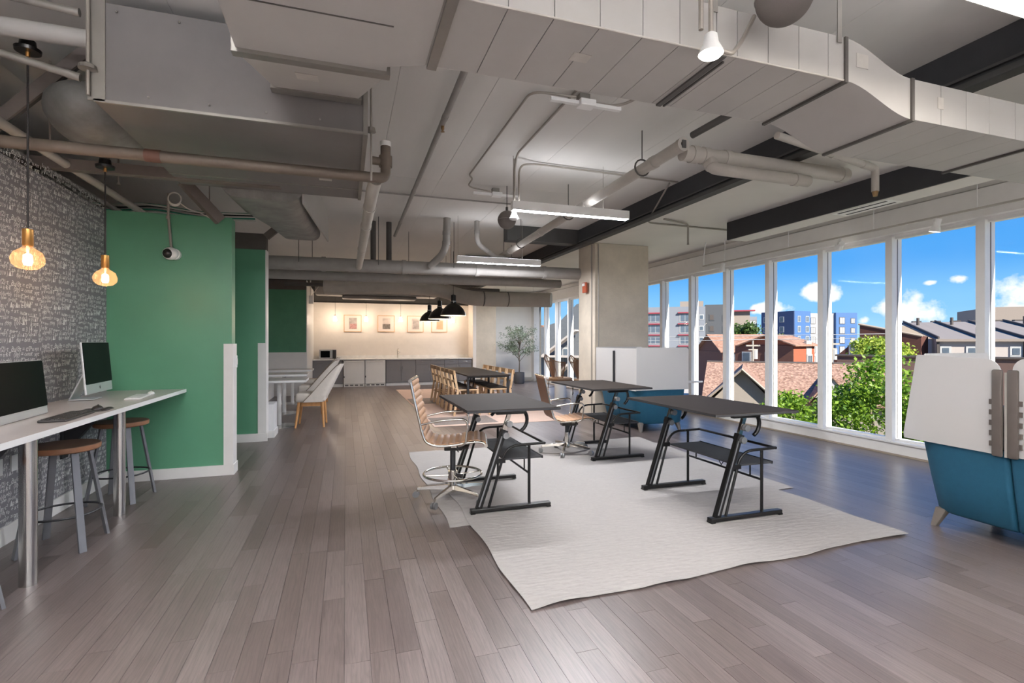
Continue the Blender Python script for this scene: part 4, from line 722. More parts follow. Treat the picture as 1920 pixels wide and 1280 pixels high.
# ---- ribbed swivel chairs
def ribbed_chair(label, loc, rz, seat, ring):
    t = thing('swivel_chair', label, 'chair', loc, rz)
    prof = crom([(-.37, 0, .59), (-.335, 0, .42), (-.295, 0, .25), (-.265, 0, .12), (-.225, 0, .035), (-.13, 0, .0), (.02, 0, .005), (.18, 0, .03), (.27, 0, .028), (.31, 0, .0)], 9)
    prof = [p+Vector((0, 0, seat)) for p in prof]; n = len(prof); ln = [0]
    for a, b in zip(prof, prof[1:]): ln.append(ln[-1]+(b-a).length)
    T = ln[-1]; nr = 19; rows = []
    for i, p in enumerate(prof):
        a = prof[max(0, i-1)]; b = prof[min(n-1, i+1)]; tg = (b-a).normalized(); nm = Vector((tg.z, 0, -tg.x))
        if nm.z < 0 and i > n//2: nm = -nm
        rows.append((p, tg, nm))
    fine = []
    N_ = nr*6
    for k in range(N_+1):
        s = T*k/N_; i = max(j for j in range(n) if ln[j] <= s+1e-9); i = min(i, n-2); f = (s-ln[i])/(ln[i+1]-ln[i]); p = prof[i].lerp(prof[i+1], f); tg = (prof[i+1]-prof[i]).normalized(); nm = Vector((-tg.z, 0, tg.x)); fine.append((p, nm, abs(math.sin(PI*nr*k/N_))))
    bm = B(); Wd = .235; rings = []
    for p, nm, b in fine:
        th = .005+.012*b; row = []
        for j in range(7):
            yy = -Wd+2*Wd*j/6; row.append(p+nm*(th+.004*(abs(yy)/Wd)**2)+Vector((0, yy, 0)))
        for j in range(6, -1, -1):
            yy = -Wd+2*Wd*j/6; row.append(p-nm*.006+Vector((0, yy, 0)))
        rings.append(row)
    loft(bm, rings); obj('seat_sling', bm, 'leather', t, smooth=50)
    back = B(); loft(back, [[p-nm*.0075+Vector((0, y_, 0)) for y_ in (-Wd+.004, Wd-.004)]+[p-nm*.0095+Vector((0, y_, 0)) for y_ in (Wd-.004, -Wd+.004)] for p, nm, b in fine[3:int(N_*.55)]]); obj('back_panel', back, 'leather_dark', t, smooth=50)
    for s in (-1, 1):
        obj('side_frame', tube(B(), [p+Vector((0, s*(Wd+.008), 0)) for p in prof], .0115, 8), 'chrome', t, smooth=60)
        z = seat; obj('armrest', tube(B(), bend([(-.268, s*.27, z+.20), (-.10, s*.285, z+.235), (.15, s*.285, z+.25), (.125, s*.275, z+.02), (.06, s*.25, z-.005)], .07), .010, 8), 'chrome', t, smooth=60)
    for q in (prof[0], prof[-1]): obj('roll_bar', cyl(B(), q+Vector((0, -.262, 0)), q+Vector((0, .262, 0)), .017, seg=12), 'chrome', t, smooth=40)
    obj('spreader', bar(B(), (.02, -.24, seat-.012), (.02, .24, seat-.012), .05, .012), 'chrome', t); obj('spreader', bar(B(), (-.26, -.24, seat+.13), (-.26, .24, seat+.13), .012, .03), 'chrome', t)
    obj('mechanism', box(B(), -.08, .09, -.06, .06, seat-.085, seat-.025, bev=.008), 'black_plastic', t); obj('lift_lever', tube(B(), [(.03, -.06, seat-.05), (.06, -.24, seat-.055)], .007, 6), 'black_plastic', t); obj('tension_knob', cyl(B(), (.09, 0, seat-.06), (.15, 0, seat-.06), .024, seg=12), 'black_plastic', t)
    obj('gas_lift', lathe(B(), [(.026, seat-.08), (.026, .27), (.024, .27)], 14), 'black_steel', t, smooth=40); obj('column', lathe(B(), [(.03, .27), (.032, .25), (.032, .13), (.045, .125), (.05, .09), (.03, .06)], 18), 'chrome', t, smooth=40)
    if ring:
        obj('foot_ring', tube(B(), [(.275*math.cos(a), .275*math.sin(a), .235) for a in [k*2*PI/40 for k in range(40)]], .011, 8, closed=True), 'chrome', t, smooth=60)
        for k in range(4): a = k*PI/2+.3; obj('ring_spoke', cyl(B(), (.03*math.cos(a), .03*math.sin(a), .22), (.272*math.cos(a), .272*math.sin(a), .235), .007, seg=8), 'chrome', t, smooth=40)
        obj('ring_clamp', cyl(B(), (0, 0, .19), (0, 0, .26), .045, seg=16), 'chrome', t, smooth=40); obj('clamp_knob', cyl(B(), (.04, -.02, .22), (.09, -.05, .22), .02, seg=10), 'black_plastic', t)
    for k in range(5):
        a = k*2*PI/5+.5; c, s = math.cos(a), math.sin(a); bm = B()
        loft(bm, [[Vector((c*r_-s*w_, s*r_+c*w_, z_)) for w_, z_ in ((-ww, zz), (ww, zz), (ww*.7, zz+hh), (-ww*.7, zz+hh))] for r_, ww, zz, hh in ((.03, .022, .085, .045), (.2, .018, .085, .03), (.34, .012, .075, .022))]); lg = obj('leg', bm, 'chrome', t, smooth=30)
        cs = obj('caster', cyl(B(), (c*.34, s*.34, .055), (c*.34, s*.34, .09), .009, seg=8), 'chrome', lg)
        bm = B(); px, py = c*.355, s*.355
        for w_ in (-1, 1): cyl(bm, (px-s*.004*w_, py+c*.004*w_, .03), (px-s*.024*w_, py+c*.024*w_, .03), .030, seg=16)
        obj('wheel', bm, 'knob', lg, smooth=40)
    return t
ribbed_chair('tan ribbed high chair with a chrome foot ring, pulled up to the drafting table', (.97, 4.76, .011), R(-14), .545, True)
ribbed_chair('tan ribbed low swivel chair at the table before the teal lounge', (2.84, 6.27, .0085), R(-8), .445, False)
# ---- teal two-seat lounges with privacy screens
def lounge(label, x0, y0, y1, hinge, end, tablet=False, plain=False):
    L_ = y1-y0; t = thing('lounge_seat', label, 'sofa', (x0, y0, 0), group='teal lounges with screens'); D_ = 1.02; h = hinge-y0; out_lo = end == 'lo'
    for a, b, side in ((0, h-.004, 'lo'), (h+.004, L_, 'hi')):
        rr = .24 if True else .05
        def ringz(z, ins, q=(a, b), sd=side):
            f = (1-ins); xa = .10*ins; ya, yb = q; 
            if sd == 'lo': ya += .05*ins; r_ = [.03, .03, .20, .20]
            else: yb -= .05*ins; r_ = [.20, .20, .03, .03]
            return [Vector((px, py, z)) for px, py in rrect(xa, D_-xa*.4, ya, yb, r_, 6)]
        obj('body', loft(B(), [ringz(.13, 1.25), ringz(.15, 1.0), ringz(.40, .5), ringz(.655, .06), ringz(.69, .0), ringz(.70, .12)]), 'teal', t, smooth=50)
        obj('seat_cushion', box(B(), .30, D_-.06, a+.12 if side == 'lo' else a+.04, b-.04 if side == 'lo' else b-.12, .70, .74, bev=.02), 'teal', t, smooth=40)
        obj('back_cushion', box(B(), .10, .30, a+.12 if side == 'lo' else a+.04, b-.04 if side == 'lo' else b-.12, .70, 1.02, bev=.06, seg=4), 'leg_grey', t, smooth=40)
        # side screen panel with rounded corners
        ya, yb = (a+.03, b-.03)
        if plain: P = rrect(a-.0 if side == 'lo' else a-.006, b+.006 if side == 'lo' else b, .69, 1.385, .012, 3)
        elif side == 'lo': P = rrect(ya, yb, .69, 1.385, [.09, .10, .01, .03], 6)
        else: P = [(b+.05, .70), (b+.055, .74), (b-.045, 1.385), (b-.06, 1.392)]+[(a+.13-.10*math.sin(q), 1.275+.10*math.cos(q)) for q in [R(15*k) for k in range(7)]]+[(a+.03, .72), (a+.05, .69)]
        obj('side_screen', prism(B(), P, -.016, -.002, axis='x'), 'screen', t)
        ex = a if side == 'lo' else b; s_ = -1 if side == 'lo' else 1
        obj('end_screen', prism(B(), rrect(-.016 if plain else .17, D_-.03, .70, 1.40, [.05, .02, .01, .01], 6), ex+s_*.004, ex+s_*.018), 'screen', t)
        for lx_, ly in ((.16, a+.14), (.86, a+.14)) if side == 'lo' else ((.16, b-.14), (.86, b-.14)):
            bm = B(); sy = -1 if side == 'lo' else 1; sxx = -1 if lx_ < .5 else 1
            loft(bm, [[Vector((lx_+sxx*.03+px*.7, ly+sy*.05+py*.7, 0)) for px, py in rrect(-.03, .03, -.03, .03, .01, 2)], [Vector((lx_+px*1.2, ly+py*1.2, .155)) for px, py in rrect(-.035, .035, -.035, .035, .01, 2)]]); obj('leg', bm, 'leg_grey', t, smooth=40)
    if plain: obj('pole', box(B(), -.05, -.018, h-.016, h+.016, .68, 1.34, bev=.006), 'black_steel', t)
    for s_ in (-1, 1) if not plain else ():
        bm = B(); box(bm, -.045, -.018, h+s_*.045-.032, h+s_*.045+.032, .68, 1.30, bev=.012)
        obj('hinge_post', bm, 'post', t, smooth=40)
        for k in range(5): obj('cable_tooth', box(B(), -.034, -.02, h+s_*.082-.012, h+s_*.082+.012+.004*k*0, .75+k*.075, .785+k*.075), 'post', t)
    if not plain: obj('seam_strip', box(B(), -.024, -.018, h-.008, h+.008, .68, 1.28), 'duct_tape', t)
    if tablet: obj('tablet_arm', tube(B(), bend([(.98, .2, .78), (1.16, .18, .80), (1.42, .10, .80)], .05), [.022]*9, 8) if False else cyl(B(), (1.0, .20, .80), (1.40, .14, .80), .024, .016, seg=10), 'white_plastic', t, smooth=40)
    return t
lounge('teal lounge seat with white screens split by a brown hinge post', 4.45, 1.55, 2.95, 2.31, 'hi'); lounge('teal lounge seat with a plain white screen and black pole at the concrete column', 4.50, 7.20, 8.56, 7.88, 'lo', tablet=True, plain=True)
# ---- booth: bench, tables, cream chairs
t_ = thing('booth_bench', 'white built in booth bench behind the second green partition', 'bench', (XL, 8.62, 0))
obj('seat_box', box(B(), .02, .55, .1, 6.5, 0, .50), 'bench_white', t_); obj('back', box(B(), .02, .12, .1, 6.5, .50, 1.2), 'bench_white', t_); obj('end_panel', box(B(), .02, 1.24, 0, .06, 0, 1.22), 'bench_white', t_); obj('end_seat', box(B(), .55, 1.33, .06, .48, 0, .52), 'bench_white', t_); obj('kick', box(B(), .55, 1.345, .05, .5, 0, .11), 'white_trim', t_)
for i, (yy, lb) in enumerate(((9.85, 'white pedestal table nearest the second green partition'), (11.55, 'white pedestal table in the middle of the booth row'), (13.3, 'white pedestal table closest to the kitchen end of the booth'))):
    t = thing('pedestal_table', lb, 'table', (-1.22-(.1 if i else 0), yy, 0), group='white booth tables'); obj('top', box(B(), -.58, .56, -.36, .36, .795, .83), 'marble', t); obj('edge_band', box(B(), -.585, .565, -.365, .365, .790, .826), 'edge_white', t); obj('column', cyl(B(), (.10, 0, .02), (.10, 0, .79), .038, seg=18), 'edge_white', t, smooth=40); obj('base', lathe(B(), [(.001, .0), (.30, .0), (.30, .010), (.06, .024), (.001, .024)], 36, (.10, 0, 0)), 'steel', t, smooth=30)
def cream_chair(label, x_, y_, rz):
    t = thing('upholstered_chair', label, 'chair', (x_, y_, 0), rz, 'cream chairs at the booth tables')   # faces local -x
    obj('seat_cushion', box(B(), -.30, .20, -.26, .26, .44, .60, bev=.05, seg=4), 'fabric_cream', t, smooth=60)
    bk = crom([(.17, 0, .445), (.26, 0, .62), (.37, 0, .85), (.49, 0, 1.10)], 6); rings = []; rimL = []; rimR = []
    for i, p in enumerate(bk):
        q = i/(len(bk)-1); w_ = .285-.055*q*q; f_ = .27*(1-q)**.75+.065; th = .034-.012*q; z_ = p.z
        out = [(-f_, w_), (-f_*.66, w_*1.0), (-f_*.33-.02, w_*.99), (-.035, w_*.93), (-.008, w_*.72), (.006, w_*.36), (.01, 0)]
        out = [(x, y) for x, y in out]+[(x, -y) for x, y in out[-2::-1]]
        inn = [(min(x-th*.9, -th*.6) if abs(y) < w_*.95 else x, y*(1-th/w_)) for x, y in out]
        rings.append([Vector((p.x+x, y, z_)) for x, y in out]+[Vector((p.x+x, y, z_)) for x, y in inn[::-1]]); rimL.append((p.x-f_, w_-th/2, z_)); rimR.append((p.x-f_, -w_+th/2, z_))
    obj('back_shell', loft(B(), rings), 'fabric_cream', t, smooth=55)
    for rim in (rimL, rimR): obj('piping', tube(B(), rim, .014, 6), 'piping', t, smooth=60)
    obj('seat_frame', box(B(), -.20, .12, -.20, .20, .37, .445), 'oak', t)
    for a, b in ((-.24, -.2), (-.24, .2), (.14, -.2), (.14, .2)): obj('leg', cyl(B(), (a*1.22+.0, b*1.25, 0), (a, b, .44), .016, .028, seg=12), 'oak', t, smooth=40)
    return t
for yy, lb in ((9.72, 'cream upholstered chair at the booth table nearest the second green partition'), (11.45, 'cream upholstered chair at the middle booth table'), (13.2, 'cream upholstered chair at the booth table closest to the kitchen')): cream_chair(lb, -.52 if yy < 10 else -.62, yy, R(-3))
# ---- kitchen
t_ = thing('counter_top', 'long white kitchen counter top', 'counter', (0, 0, 0)); obj('slab', box(B(), -1.02, 4.29, 17.58, 18.24, .885, .92), 'counter', t_); obj('backsplash', box(B(), -1.02, 4.29, 18.22, 18.24, .92, 1.02), 'counter', t_)
def cabinet(label, x0, x1, doors, drawer=True):
    t = thing('base_cabinet', label, 'cabinet', (x0, 17.62, 0)); w_ = x1-x0; obj('carcass', box(B(), 0.003, w_-.003, .02, .62, .10, .885), 'cab_grey', t); obj('plinth', box(B(), .003, w_-.003, .05, .60, 0, .10), 'white_trim', t)
    for k in range(doors):
        a = w_*k/doors; b = w_*(k+1)/doors; d_ = obj('door', box(B(), a+.006, b-.006, 0, .02, .12, .70 if drawer else .875), 'cab_grey', t); hxp = b-.05 if k % 2 == 0 else a+.05; obj('handle', cyl(B(), (hxp, -.02, .50), (hxp, -.02, .66), .007, seg=8), 'steel', d_)
        if drawer: dr = obj('drawer', box(B(), a+.006, b-.006, 0, .02, .715, .875), 'cab_grey', t); obj('handle', cyl(B(), ((a+b)/2-.07, -.02, .80), ((a+b)/2+.07, -.02, .80), .007, seg=8), 'steel', dr)
cabinet('grey base cabinet under the microwave', -1.02, -.08, 2); cabinet('grey base cabinet with two doors under the sink tap', 1.30, 2.30, 2, False); cabinet('grey base cabinet between the sink cabinet and the corner cabinet', 2.30, 3.30, 2); cabinet('grey base cabinet in the corner by the far concrete column', 3.30, 4.29, 2)
for x0, lb in ((-.06, 'white under counter fridge beside the microwave cabinet'), (.62, 'white under counter fridge beside the sink cabinet')):
    t = thing('fridge', lb, 'fridge', (x0, 17.58, 0)); obj('body', box(B(), 0.005, .655, .04, .62, 0, .88), 'black_plastic', t); obj('door', box(B(), .0, .66, 0, .04, .10, .87, bev=.006), 'fridge', t); g = obj('grille', box(B(), .0, .66, .01, .04, .0, .092), 'fridge', t)
    for k in range(4): obj('vent', box(B(), .04+.155*k, .15+.155*k, .004, .01, .03, .07), 'pipe_dark', g)
    obj('handle', tube(B(), bend([(.06, 0, .84), (.06, -.03, .83), (.60, -.03, .83), (.60, 0, .84)], .03), .009, 6), 'fridge', t)
    obj('hinge', box(B(), -.0, .03, -.006, 0, .30, .36), 'pipe_dark', t)
t_ = thing('microwave', 'steel microwave on the end of the kitchen counter', 'microwave', (-.82, 17.75, .921)); obj('case', box(B(), 0, .53, 0, .38, .01, .31), 'micro', t_); obj('door', box(B(), .01, .40, -.015, 0, .02, .30), 'micro', t_); obj('window', box(B(), .04, .33, -.02, -.015, .05, .27), 'black_glass', t_); obj('handle', cyl(B(), (.375, -.04, .05), (.375, -.04, .28), .009, seg=8), 'steel', t_); obj('control_panel', box(B(), .41, .52, -.016, 0, .02, .30), 'black_plastic', t_)
for dx in (.03, .47): obj('foot', box(B(), dx, dx+.03, .02, .36, 0, .01), 'black_plastic', t_)
t_ = thing('sink_tap', 'tall curved chrome tap on the kitchen counter', 'tap', (1.72, 18.05, .92)); obj('spout', tube(B(), bend([(0, 0, 0), (0, 0, .30), (.02, -.10, .34), (.02, -.18, .24)], .12), .014, 10), 'chrome', t_, smooth=60); obj('lever', tube(B(), [(.0, 0, .12), (.09, -.02, .22)], .009, 8), 'chrome', t_)
for i, (x_, a1, a2, lb) in enumerate(((.23, 'art_grey', 'art_pink', 'framed grey and pink print nearest the microwave'), (1.35, 'art_pale', 'art_dark', 'framed print of a dark textured block under pale grey'), (2.36, 'art_pale', 'art_grey', 'framed pale grey print partly behind the black pendants'), (3.22, 'art_pale', 'art_tan', 'framed print of a tan square beside the column end of the kitchen wall'))):
    t = thing('picture_frame', lb, 'picture', (x_, 18.25, 1.83), group='pictures on the kitchen wall'); w_ = .29
    for a, b, c, d in ((-w_, w_, .56, .58), (-w_, w_, 0, .02), (-w_, -w_+.02, .02, .56), (w_-.02, w_, .02, .56)): obj('frame_bar', box(B(), a, b, -.035, 0, c, d), 'frame_oak', t)
    m_ = obj('mat_board', box(B(), -w_+.02, w_-.02, -.02, -.01, .02, .56), 'mat_board', t); obj('print', box(B(), -.12, .14, -.022, -.02, .10, .48), a1, m_); obj('print_motif', box(B(), -.09 if i != 1 else -.12, .13 if i != 1 else .14, -.024, -.022, .11, .28 if i < 2 else .42), a2, m_)
# ---- dining table and birch chairs
t_ = thing('dining_table', 'long dark topped dining table on black steel legs', 'table', (2.75, 11.4, 0)); obj('top', box(B(), -.45, .45, -1.55, 1.6, .80, .825), 'table_black', t_)
for s in (-1.48, 0, 1.5):
    for q in (-.42, .42): obj('leg', box(B(), q-.02, q+.02, s-.02, s+.02, 0.011, .80), 'black_steel', t_)
    obj('cross_rail', box(B(), -.42, .42, s-.015, s+.015, .77, .80), 'black_steel', t_)
for q in (-.11, -.02): obj('brace', tube(B(), [(q, -.5, .78), (q, -.1, .30)], .014, 6), 'black_steel', t_)
def birch_chair():
    t = thing('dining_chair', '', 'chair')   # faces +x
    obj('seat', box(B(), -.20, .24, -.22, .22, .50, .525, bev=.008), 'birch', t); obj('seat_pad', box(B(), -.17, .21, -.19, .19, .525, .54, bev=.006), 'seat_dark', t)
    for s in (-1, 1):
        obj('leg', bar(B(), (-.27, s*.2, .0), (-.19, s*.2, .52), .030, .045), 'birch', t); obj('leg', bar(B(), (.25, s*.2, .0), (.21, s*.2, .51), .030, .040), 'birch', t); obj('back_post', bar(B(), (-.20, s*.195, .50), (-.27, s*.185, .90), .026, .045), 'birch', t); obj('side_rail', bar(B(), (-.23, s*.2, .26), (.23, s*.2, .26), .018, .03), 'birch', t)
        for z_ in (.30, .52): obj('bolt', ball(B(), (-.25 if z_ < .4 else -.22, s*.218, z_), .010, seg=8, rings=6), 'frame_black', t)
    obj('top_rail', bar(B(), (-.275, -.22, .865), (-.275, .22, .865), .025, .085), 'birch_dark', t); obj('lower_rail', bar(B(), (-.235, -.18, .68), (-.235, .18, .68), .018, .045), 'birch', t); obj('front_rail', bar(B(), (.23, -.2, .24), (.23, .2, .24), .018, .035), 'birch', t)
    return t
proto = birch_chair(); first = True
GL = 'birch dining chair on the aisle side of the table'; GR = 'birch dining chair on the window side of the table'
for sd, ys in ((0, (10.18, 10.655, 11.13, 11.68, 12.16, 12.64)), (1, (10.18, 10.655, 11.13, 11.68, 12.16))):
    for yy in ys:
        loc = (2.33 if sd == 0 else 3.04, yy, .0112); rz = R(random.uniform(-.8, .8))+(0 if sd == 0 else PI)
        q = ys[::-1].index(yy); lab = (GR if sd else GL)+', '+('closest to the kitchen', 'second from the kitchen', 'third from the kitchen', 'fourth from the kitchen', 'fifth from the kitchen', 'sixth from the kitchen')[q]
        if first: c = proto; c.location = loc; c.rotation_euler = (0, 0, rz); c['label'] = lab; c['group'] = 'birch chairs on the aisle side'; first = False
        else: copy_tree(proto, lab, loc, rz, 'birch chairs on the window side' if sd else 'birch chairs on the aisle side')
# ---- cane wing chairs
def wing_chair(label, x_, y_, rz):
    t = thing('wing_chair', label, 'chair', (x_, y_, 0), rz); bm = B(); uvl = bm.loops.layers.uv.new('UVMap'); g = []
    nu, nv = 18, 14
    def sp(i, j):
        a = (-1+2*i/nu); q = j/nv; top = 1.10-.10*math.cos(a*PI*1.0)*0+.0; w_ = .20+.20*q; dep = .34*q+.12; yy = w_*math.sin(a*R(85))*1.0; xx = .16-.42*q*.75+dep*(1-math.cos(a*R(85))); zt = .36+(.74-.10*math.sin(abs(a)*PI)*1.0+.03*math.cos(a*PI))*q-.16*abs(a)**2*q; return Vector((xx, yy, zt))
    for i in range(nu+1): g.append([bm.verts.new(sp(i, j)) for j in range(nv+1)])
    for i in range(nu):
        for j in range(nv):
            f = bm.faces.new((g[i][j], g[i+1][j], g[i+1][j+1], g[i][j+1]))
            for l, (a, b) in zip(f.loops, ((i, j), (i+1, j), (i+1, j+1), (i, j+1))): l[uvl].uv = (a/nu, b/nv)
    obj('cane_shell', bm, 'cane', t, smooth=60); rim = [sp(0, j) for j in range(nv+1)]+[sp(i, nv) for i in range(1, nu)]+[sp(nu, nv-j) for j in range(nv+1)]+[sp(nu-i, 0) for i in range(1, nu)]; obj('rim', tube(B(), rim, .013, 6, closed=True), 'rattan', t, smooth=60)
    for k in (5, 9, 13): obj('rib', tube(B(), [sp(k, j) for j in range(nv+1)], .008, 6), 'rattan', t, smooth=60)
    obj('seat', prism(B(), rrect(.02, .62, -.29, .29, .10), .36, .385, axis='z'), 'rattan', t); obj('cushion', box(B(), .08, .60, -.26, .26, .385, .46, bev=.03, seg=3), 'cushion', t, smooth=50)
    for a, b in ((.08, -.22), (.08, .22), (.55, -.24), (.55, .24)): obj('leg', cyl(B(), (a*1.1-.02, b*1.25, 0), (a, b, .365), .010, seg=8), 'frame_black', t)
    for s in (-1, 1): obj('stretcher', cyl(B(), (.08, s*.25, .16), (.58, s*.27, .16), .007, seg=6), 'frame_black', t)
    return t
wing_chair('cane wing chair beside the potted tree', 5.62, 13.55, R(8)); wing_chair('cane wing chair next to the concrete column', 6.02, 12.7, R(8))
t_ = thing('side_table', 'small white drum side table between the wing chairs and the low chair', 'table', (5.25, 12.0, 0)); obj('drum', lathe(B(), [(.001, 0), (.13, 0), (.15, .03), (.15, .40), (.001, .40)], 24), 'white_plastic', t_, smooth=40); obj('lip', lathe(B(), [(.15, .39), (.158, .395), (.158, .41), (.001, .41)], 24), 'white_plastic', t_, smooth=40)
# ---- potted tree
t_ = thing('potted_tree', 'slender olive tree in a dark grey pot by the white wall', 'plant', (5.92, 17.2, 0)); obj('pot', lathe(B(), [(.001, 0), (.17, 0), (.19, .03), (.19, .40), (.175, .40), (.17, .34), (.001, .34)], 28), 'pot', t_, smooth=40); obj('soil', lathe(B(), [(.001, .345), (.172, .345)], 24), 'soil', t_)
random.seed(21); tip = []
bmT = B(); tube(bmT, crom([(0, 0, .33), (.01, 0, .8), (-.01, 0, 1.15), (.02, 0, 1.5)], 5), [.022-.0009*k for k in range(16)], 8)
for k in range(22):
    a = random.uniform(0, 2*PI); z0 = random.uniform(.75, 1.5); L_ = random.uniform(.3, .68); p0 = Vector((0, 0, z0)); p2 = p0+Vector((math.cos(a)*L_, math.sin(a)*L_, random.uniform(.2, .65))); p1 = p0.lerp(p2, .5)+Vector((0, 0, .08)); tube(bmT, [p0, p1, p2], [.010, .007, .003], 5); tip += [p1.lerp(p2, random.random()) for _ in range(3)]+[p2]
obj('trunk', bmT, 'bark', t_, smooth=60)
def leafcloud(centres, per, spread, size, seed, flat=.8, lift=(1, 1, 1)):
    random.seed(seed); bm = B()
    for c in centres:
        for _ in range(per):
            p = Vector(c)+Vector((random.gauss(0, spread*lift[0]), random.gauss(0, spread*lift[1]), random.gauss(0, spread*flat*lift[2])))
            n_ = Vector((random.uniform(-1, 1), random.uniform(-1, 1), random.uniform(.0, 1.2))).normalized(); s_, u_ = frame(n_); a = random.uniform(0, PI); d_ = s_*math.cos(a)+u_*math.sin(a); e_ = n_.cross(d_); l = size*random.uniform(.7, 1.3)
            bm.faces.new([bm.verts.new(p+q) for q in (-d_*l*.5, e_*l*.28, d_*l*.5, -e_*l*.28)])
    return bm
obj('foliage', leafcloud(tip, 24, .075, .06, 5), 'leaf_olive', t_, kind='stuff')
# ================================================================== OUTSIDE
GZ = -7.0
gr = struct('ground', box(B(), 7.6, 3000, -2500, 3000, GZ-.5, GZ), 'asphalt'); 
lw = struct('ground_lawn', box(B(), 12, 27, -14, 40, GZ, GZ+.05), 'grass')
struct('ground_far', box(B(), 80, 300, 60, 320, GZ, GZ+.3), 'asphalt')
struct('wall_facade', box(B(), 7.20, 7.35, YN-.4, YB+.4, GZ, 0), 'ext_siding')
winm = {}
def ext_window(par, x_, z_, w_, h_, y_=0, frame_='ext_frame', pane='ext_window', nm=2):
    k = (w_, h_, frame_, pane, nm)
    if k not in winm:
        bm = B(); box(bm, -w_/2-.12, w_/2+.12, -.08, .05, -.12, h_+.12); a = bpy.data.meshes.new('window'); bm.to_mesh(a); bm.free(); a.materials.append(MT[frame_])
        bm = B()
        for q in range(nm): box(bm, -w_/2+w_*q/nm+.05, -w_/2+w_*(q+1)/nm-.05, -.11, -.08, .03, h_-.03)
        b = bpy.data.meshes.new('pane'); bm.to_mesh(b); bm.free(); b.materials.append(MT[pane]); winm[k] = (a, b)
    o = bpy.data.objects.new('window', winm[k][0]); COL.objects.link(o); o.parent = par; o.location = (x_, y_, z_)
    q = bpy.data.objects.new('pane', winm[k][1]); COL.objects.link(q); q.parent = o
    return o
FY = -math.atan2(.312, .950)
def facing(ax, ay, bx, by): return math.atan2(by-ay, bx-ax)
def block(label, a, b, depth, ztop, mat, cat='building', z0=GZ, name='apartment_building'):
    rz = facing(*a, *b); L_ = math.dist(a, b); t = thing(name, label, cat, (a[0], a[1], 0), rz); obj('walls', box(B(), 0, L_, 0, depth, z0, ztop), mat, t); return t, L_
# grey and red apartment block
t, L_ = block('grey apartment block with red balcony fins behind the wires', (64.5, 105.5), (77.6, 95.6), 18, 9.5, 'ext_grey')
obj('dark_wing', box(B(), L_, L_+5.6, 1.2, 18, GZ, 9.9), 'ext_slate', t); obj('light_wing', box(B(), L_+5.6, L_+9.5, 2.5, 18, GZ, 8.4), 'ext_beige', t); obj('roof_hut', box(B(), L_-5.5, L_-.3, 4, 9, 9.5, 11.0), 'ext_beige', t); obj('roof_fin', box(B(), L_+5.5, L_+10.5, 1.6, 3.0, 8.3, 8.6), 'ext_red', t)
for f in range(6):
    z_ = 6.1-2.55*f
    for x_, fin in ((5.0, True), (12.6, False)):
        ext_window(t, x_, z_, 3.2, 1.7, nm=3); ext_window(t, x_+3.0, z_+.5, .8, .9, nm=1)
        if f < 4 or fin is False: obj('balcony_fin', box(B(), x_-2.1, x_+2.4, -.55, 0, z_+1.9, z_+2.15), 'ext_red', t)
        if fin: obj('balcony_side', box(B(), x_-2.5, x_-1.95, -.55, 0, z_-.2, z_+2.15), 'ext_red', t); ext_window(t, x_-3.2, z_+.5, .8, .9, nm=1)
    ext_window(t, L_+1.4, z_+.3, .9, 1.2, 1.2, nm=1, pane='ext_dark', frame_='ext_slate'); ext_window(t, L_+4.2, z_+.1, .9, 1.2, 1.2, nm=1, pane='ext_dark', frame_='ext_slate')
# blue and white apartment blocks
t, L_ = block('distant navy and pale grey apartment wing behind the dark tree', (116, 137), (127.4, 132), 14, 9.6, 'ext_grey')
obj('navy_bay', box(B(), 1.0, 6.0, -.6, 3, GZ, 9.3), 'ext_navy', t)
for f in range(5):
    for x_ in (7.8, 11.2): ext_window(t, x_, 6.6-3.0*f, 1.9, 1.7, frame_='ext_dark', pane='ext_frame')
    for x_ in (2.2, 4.6): ext_window(t, x_, 6.6-3.0*f, 1.2, 1.3, -.6, frame_='ext_frame', nm=1)
t, L_ = block('tall blue apartment block with shade painted navy on its side', (126.3, 116.4), (133.6, 117.4), 11, 10.6, 'ext_blue')
sd = obj('shaded_side', box(B(), -.25, 0, .05, 11.0, GZ, 10.55), 'ext_navy', t)  # navy skin puts the shade of this face into its colour
for f in range(5):
    for x_ in (2.0, 5.8): ext_window(t, x_, 7.4-3.0*f, 1.1 if x_ < 3 else 1.4, 1.6, frame_='ext_frame', nm=2)
    for y_ in (4.0, 9.5):
        o = ext_window(t, -.25, 7.4-3.0*f, 1.2, 1.5, y_, nm=1); o.rotation_euler = (0, 0, R(-90))
t, L_ = block('white and blue apartment block at the end of the row', (136.5, 120.0), (149.6, 117.2), 12, 10.2, 'ext_white')
obj('blue_bay', box(B(), 7.9, 15.0, -.8, 8, GZ, 10.4), 'ext_blue', t)
for f in range(5):
    ext_window(t, .8, 7.0-3.0*f, 1.4, 1.8, frame_='ext_dark', pane='ext_frame'); ext_window(t, 5.4, 7.0-3.0*f, 2.1, 1.9, frame_='ext_dark', pane='ext_window')
    ext_window(t, 9.9, 7.0-3.0*f, 1.6, 1.9, -.8, frame_='ext_dark', pane='ext_frame'); ext_window(t, 13.5, 7.2-3.0*f, 1.2, 1.4, -.8, frame_='ext_dark', pane='ext_frame')
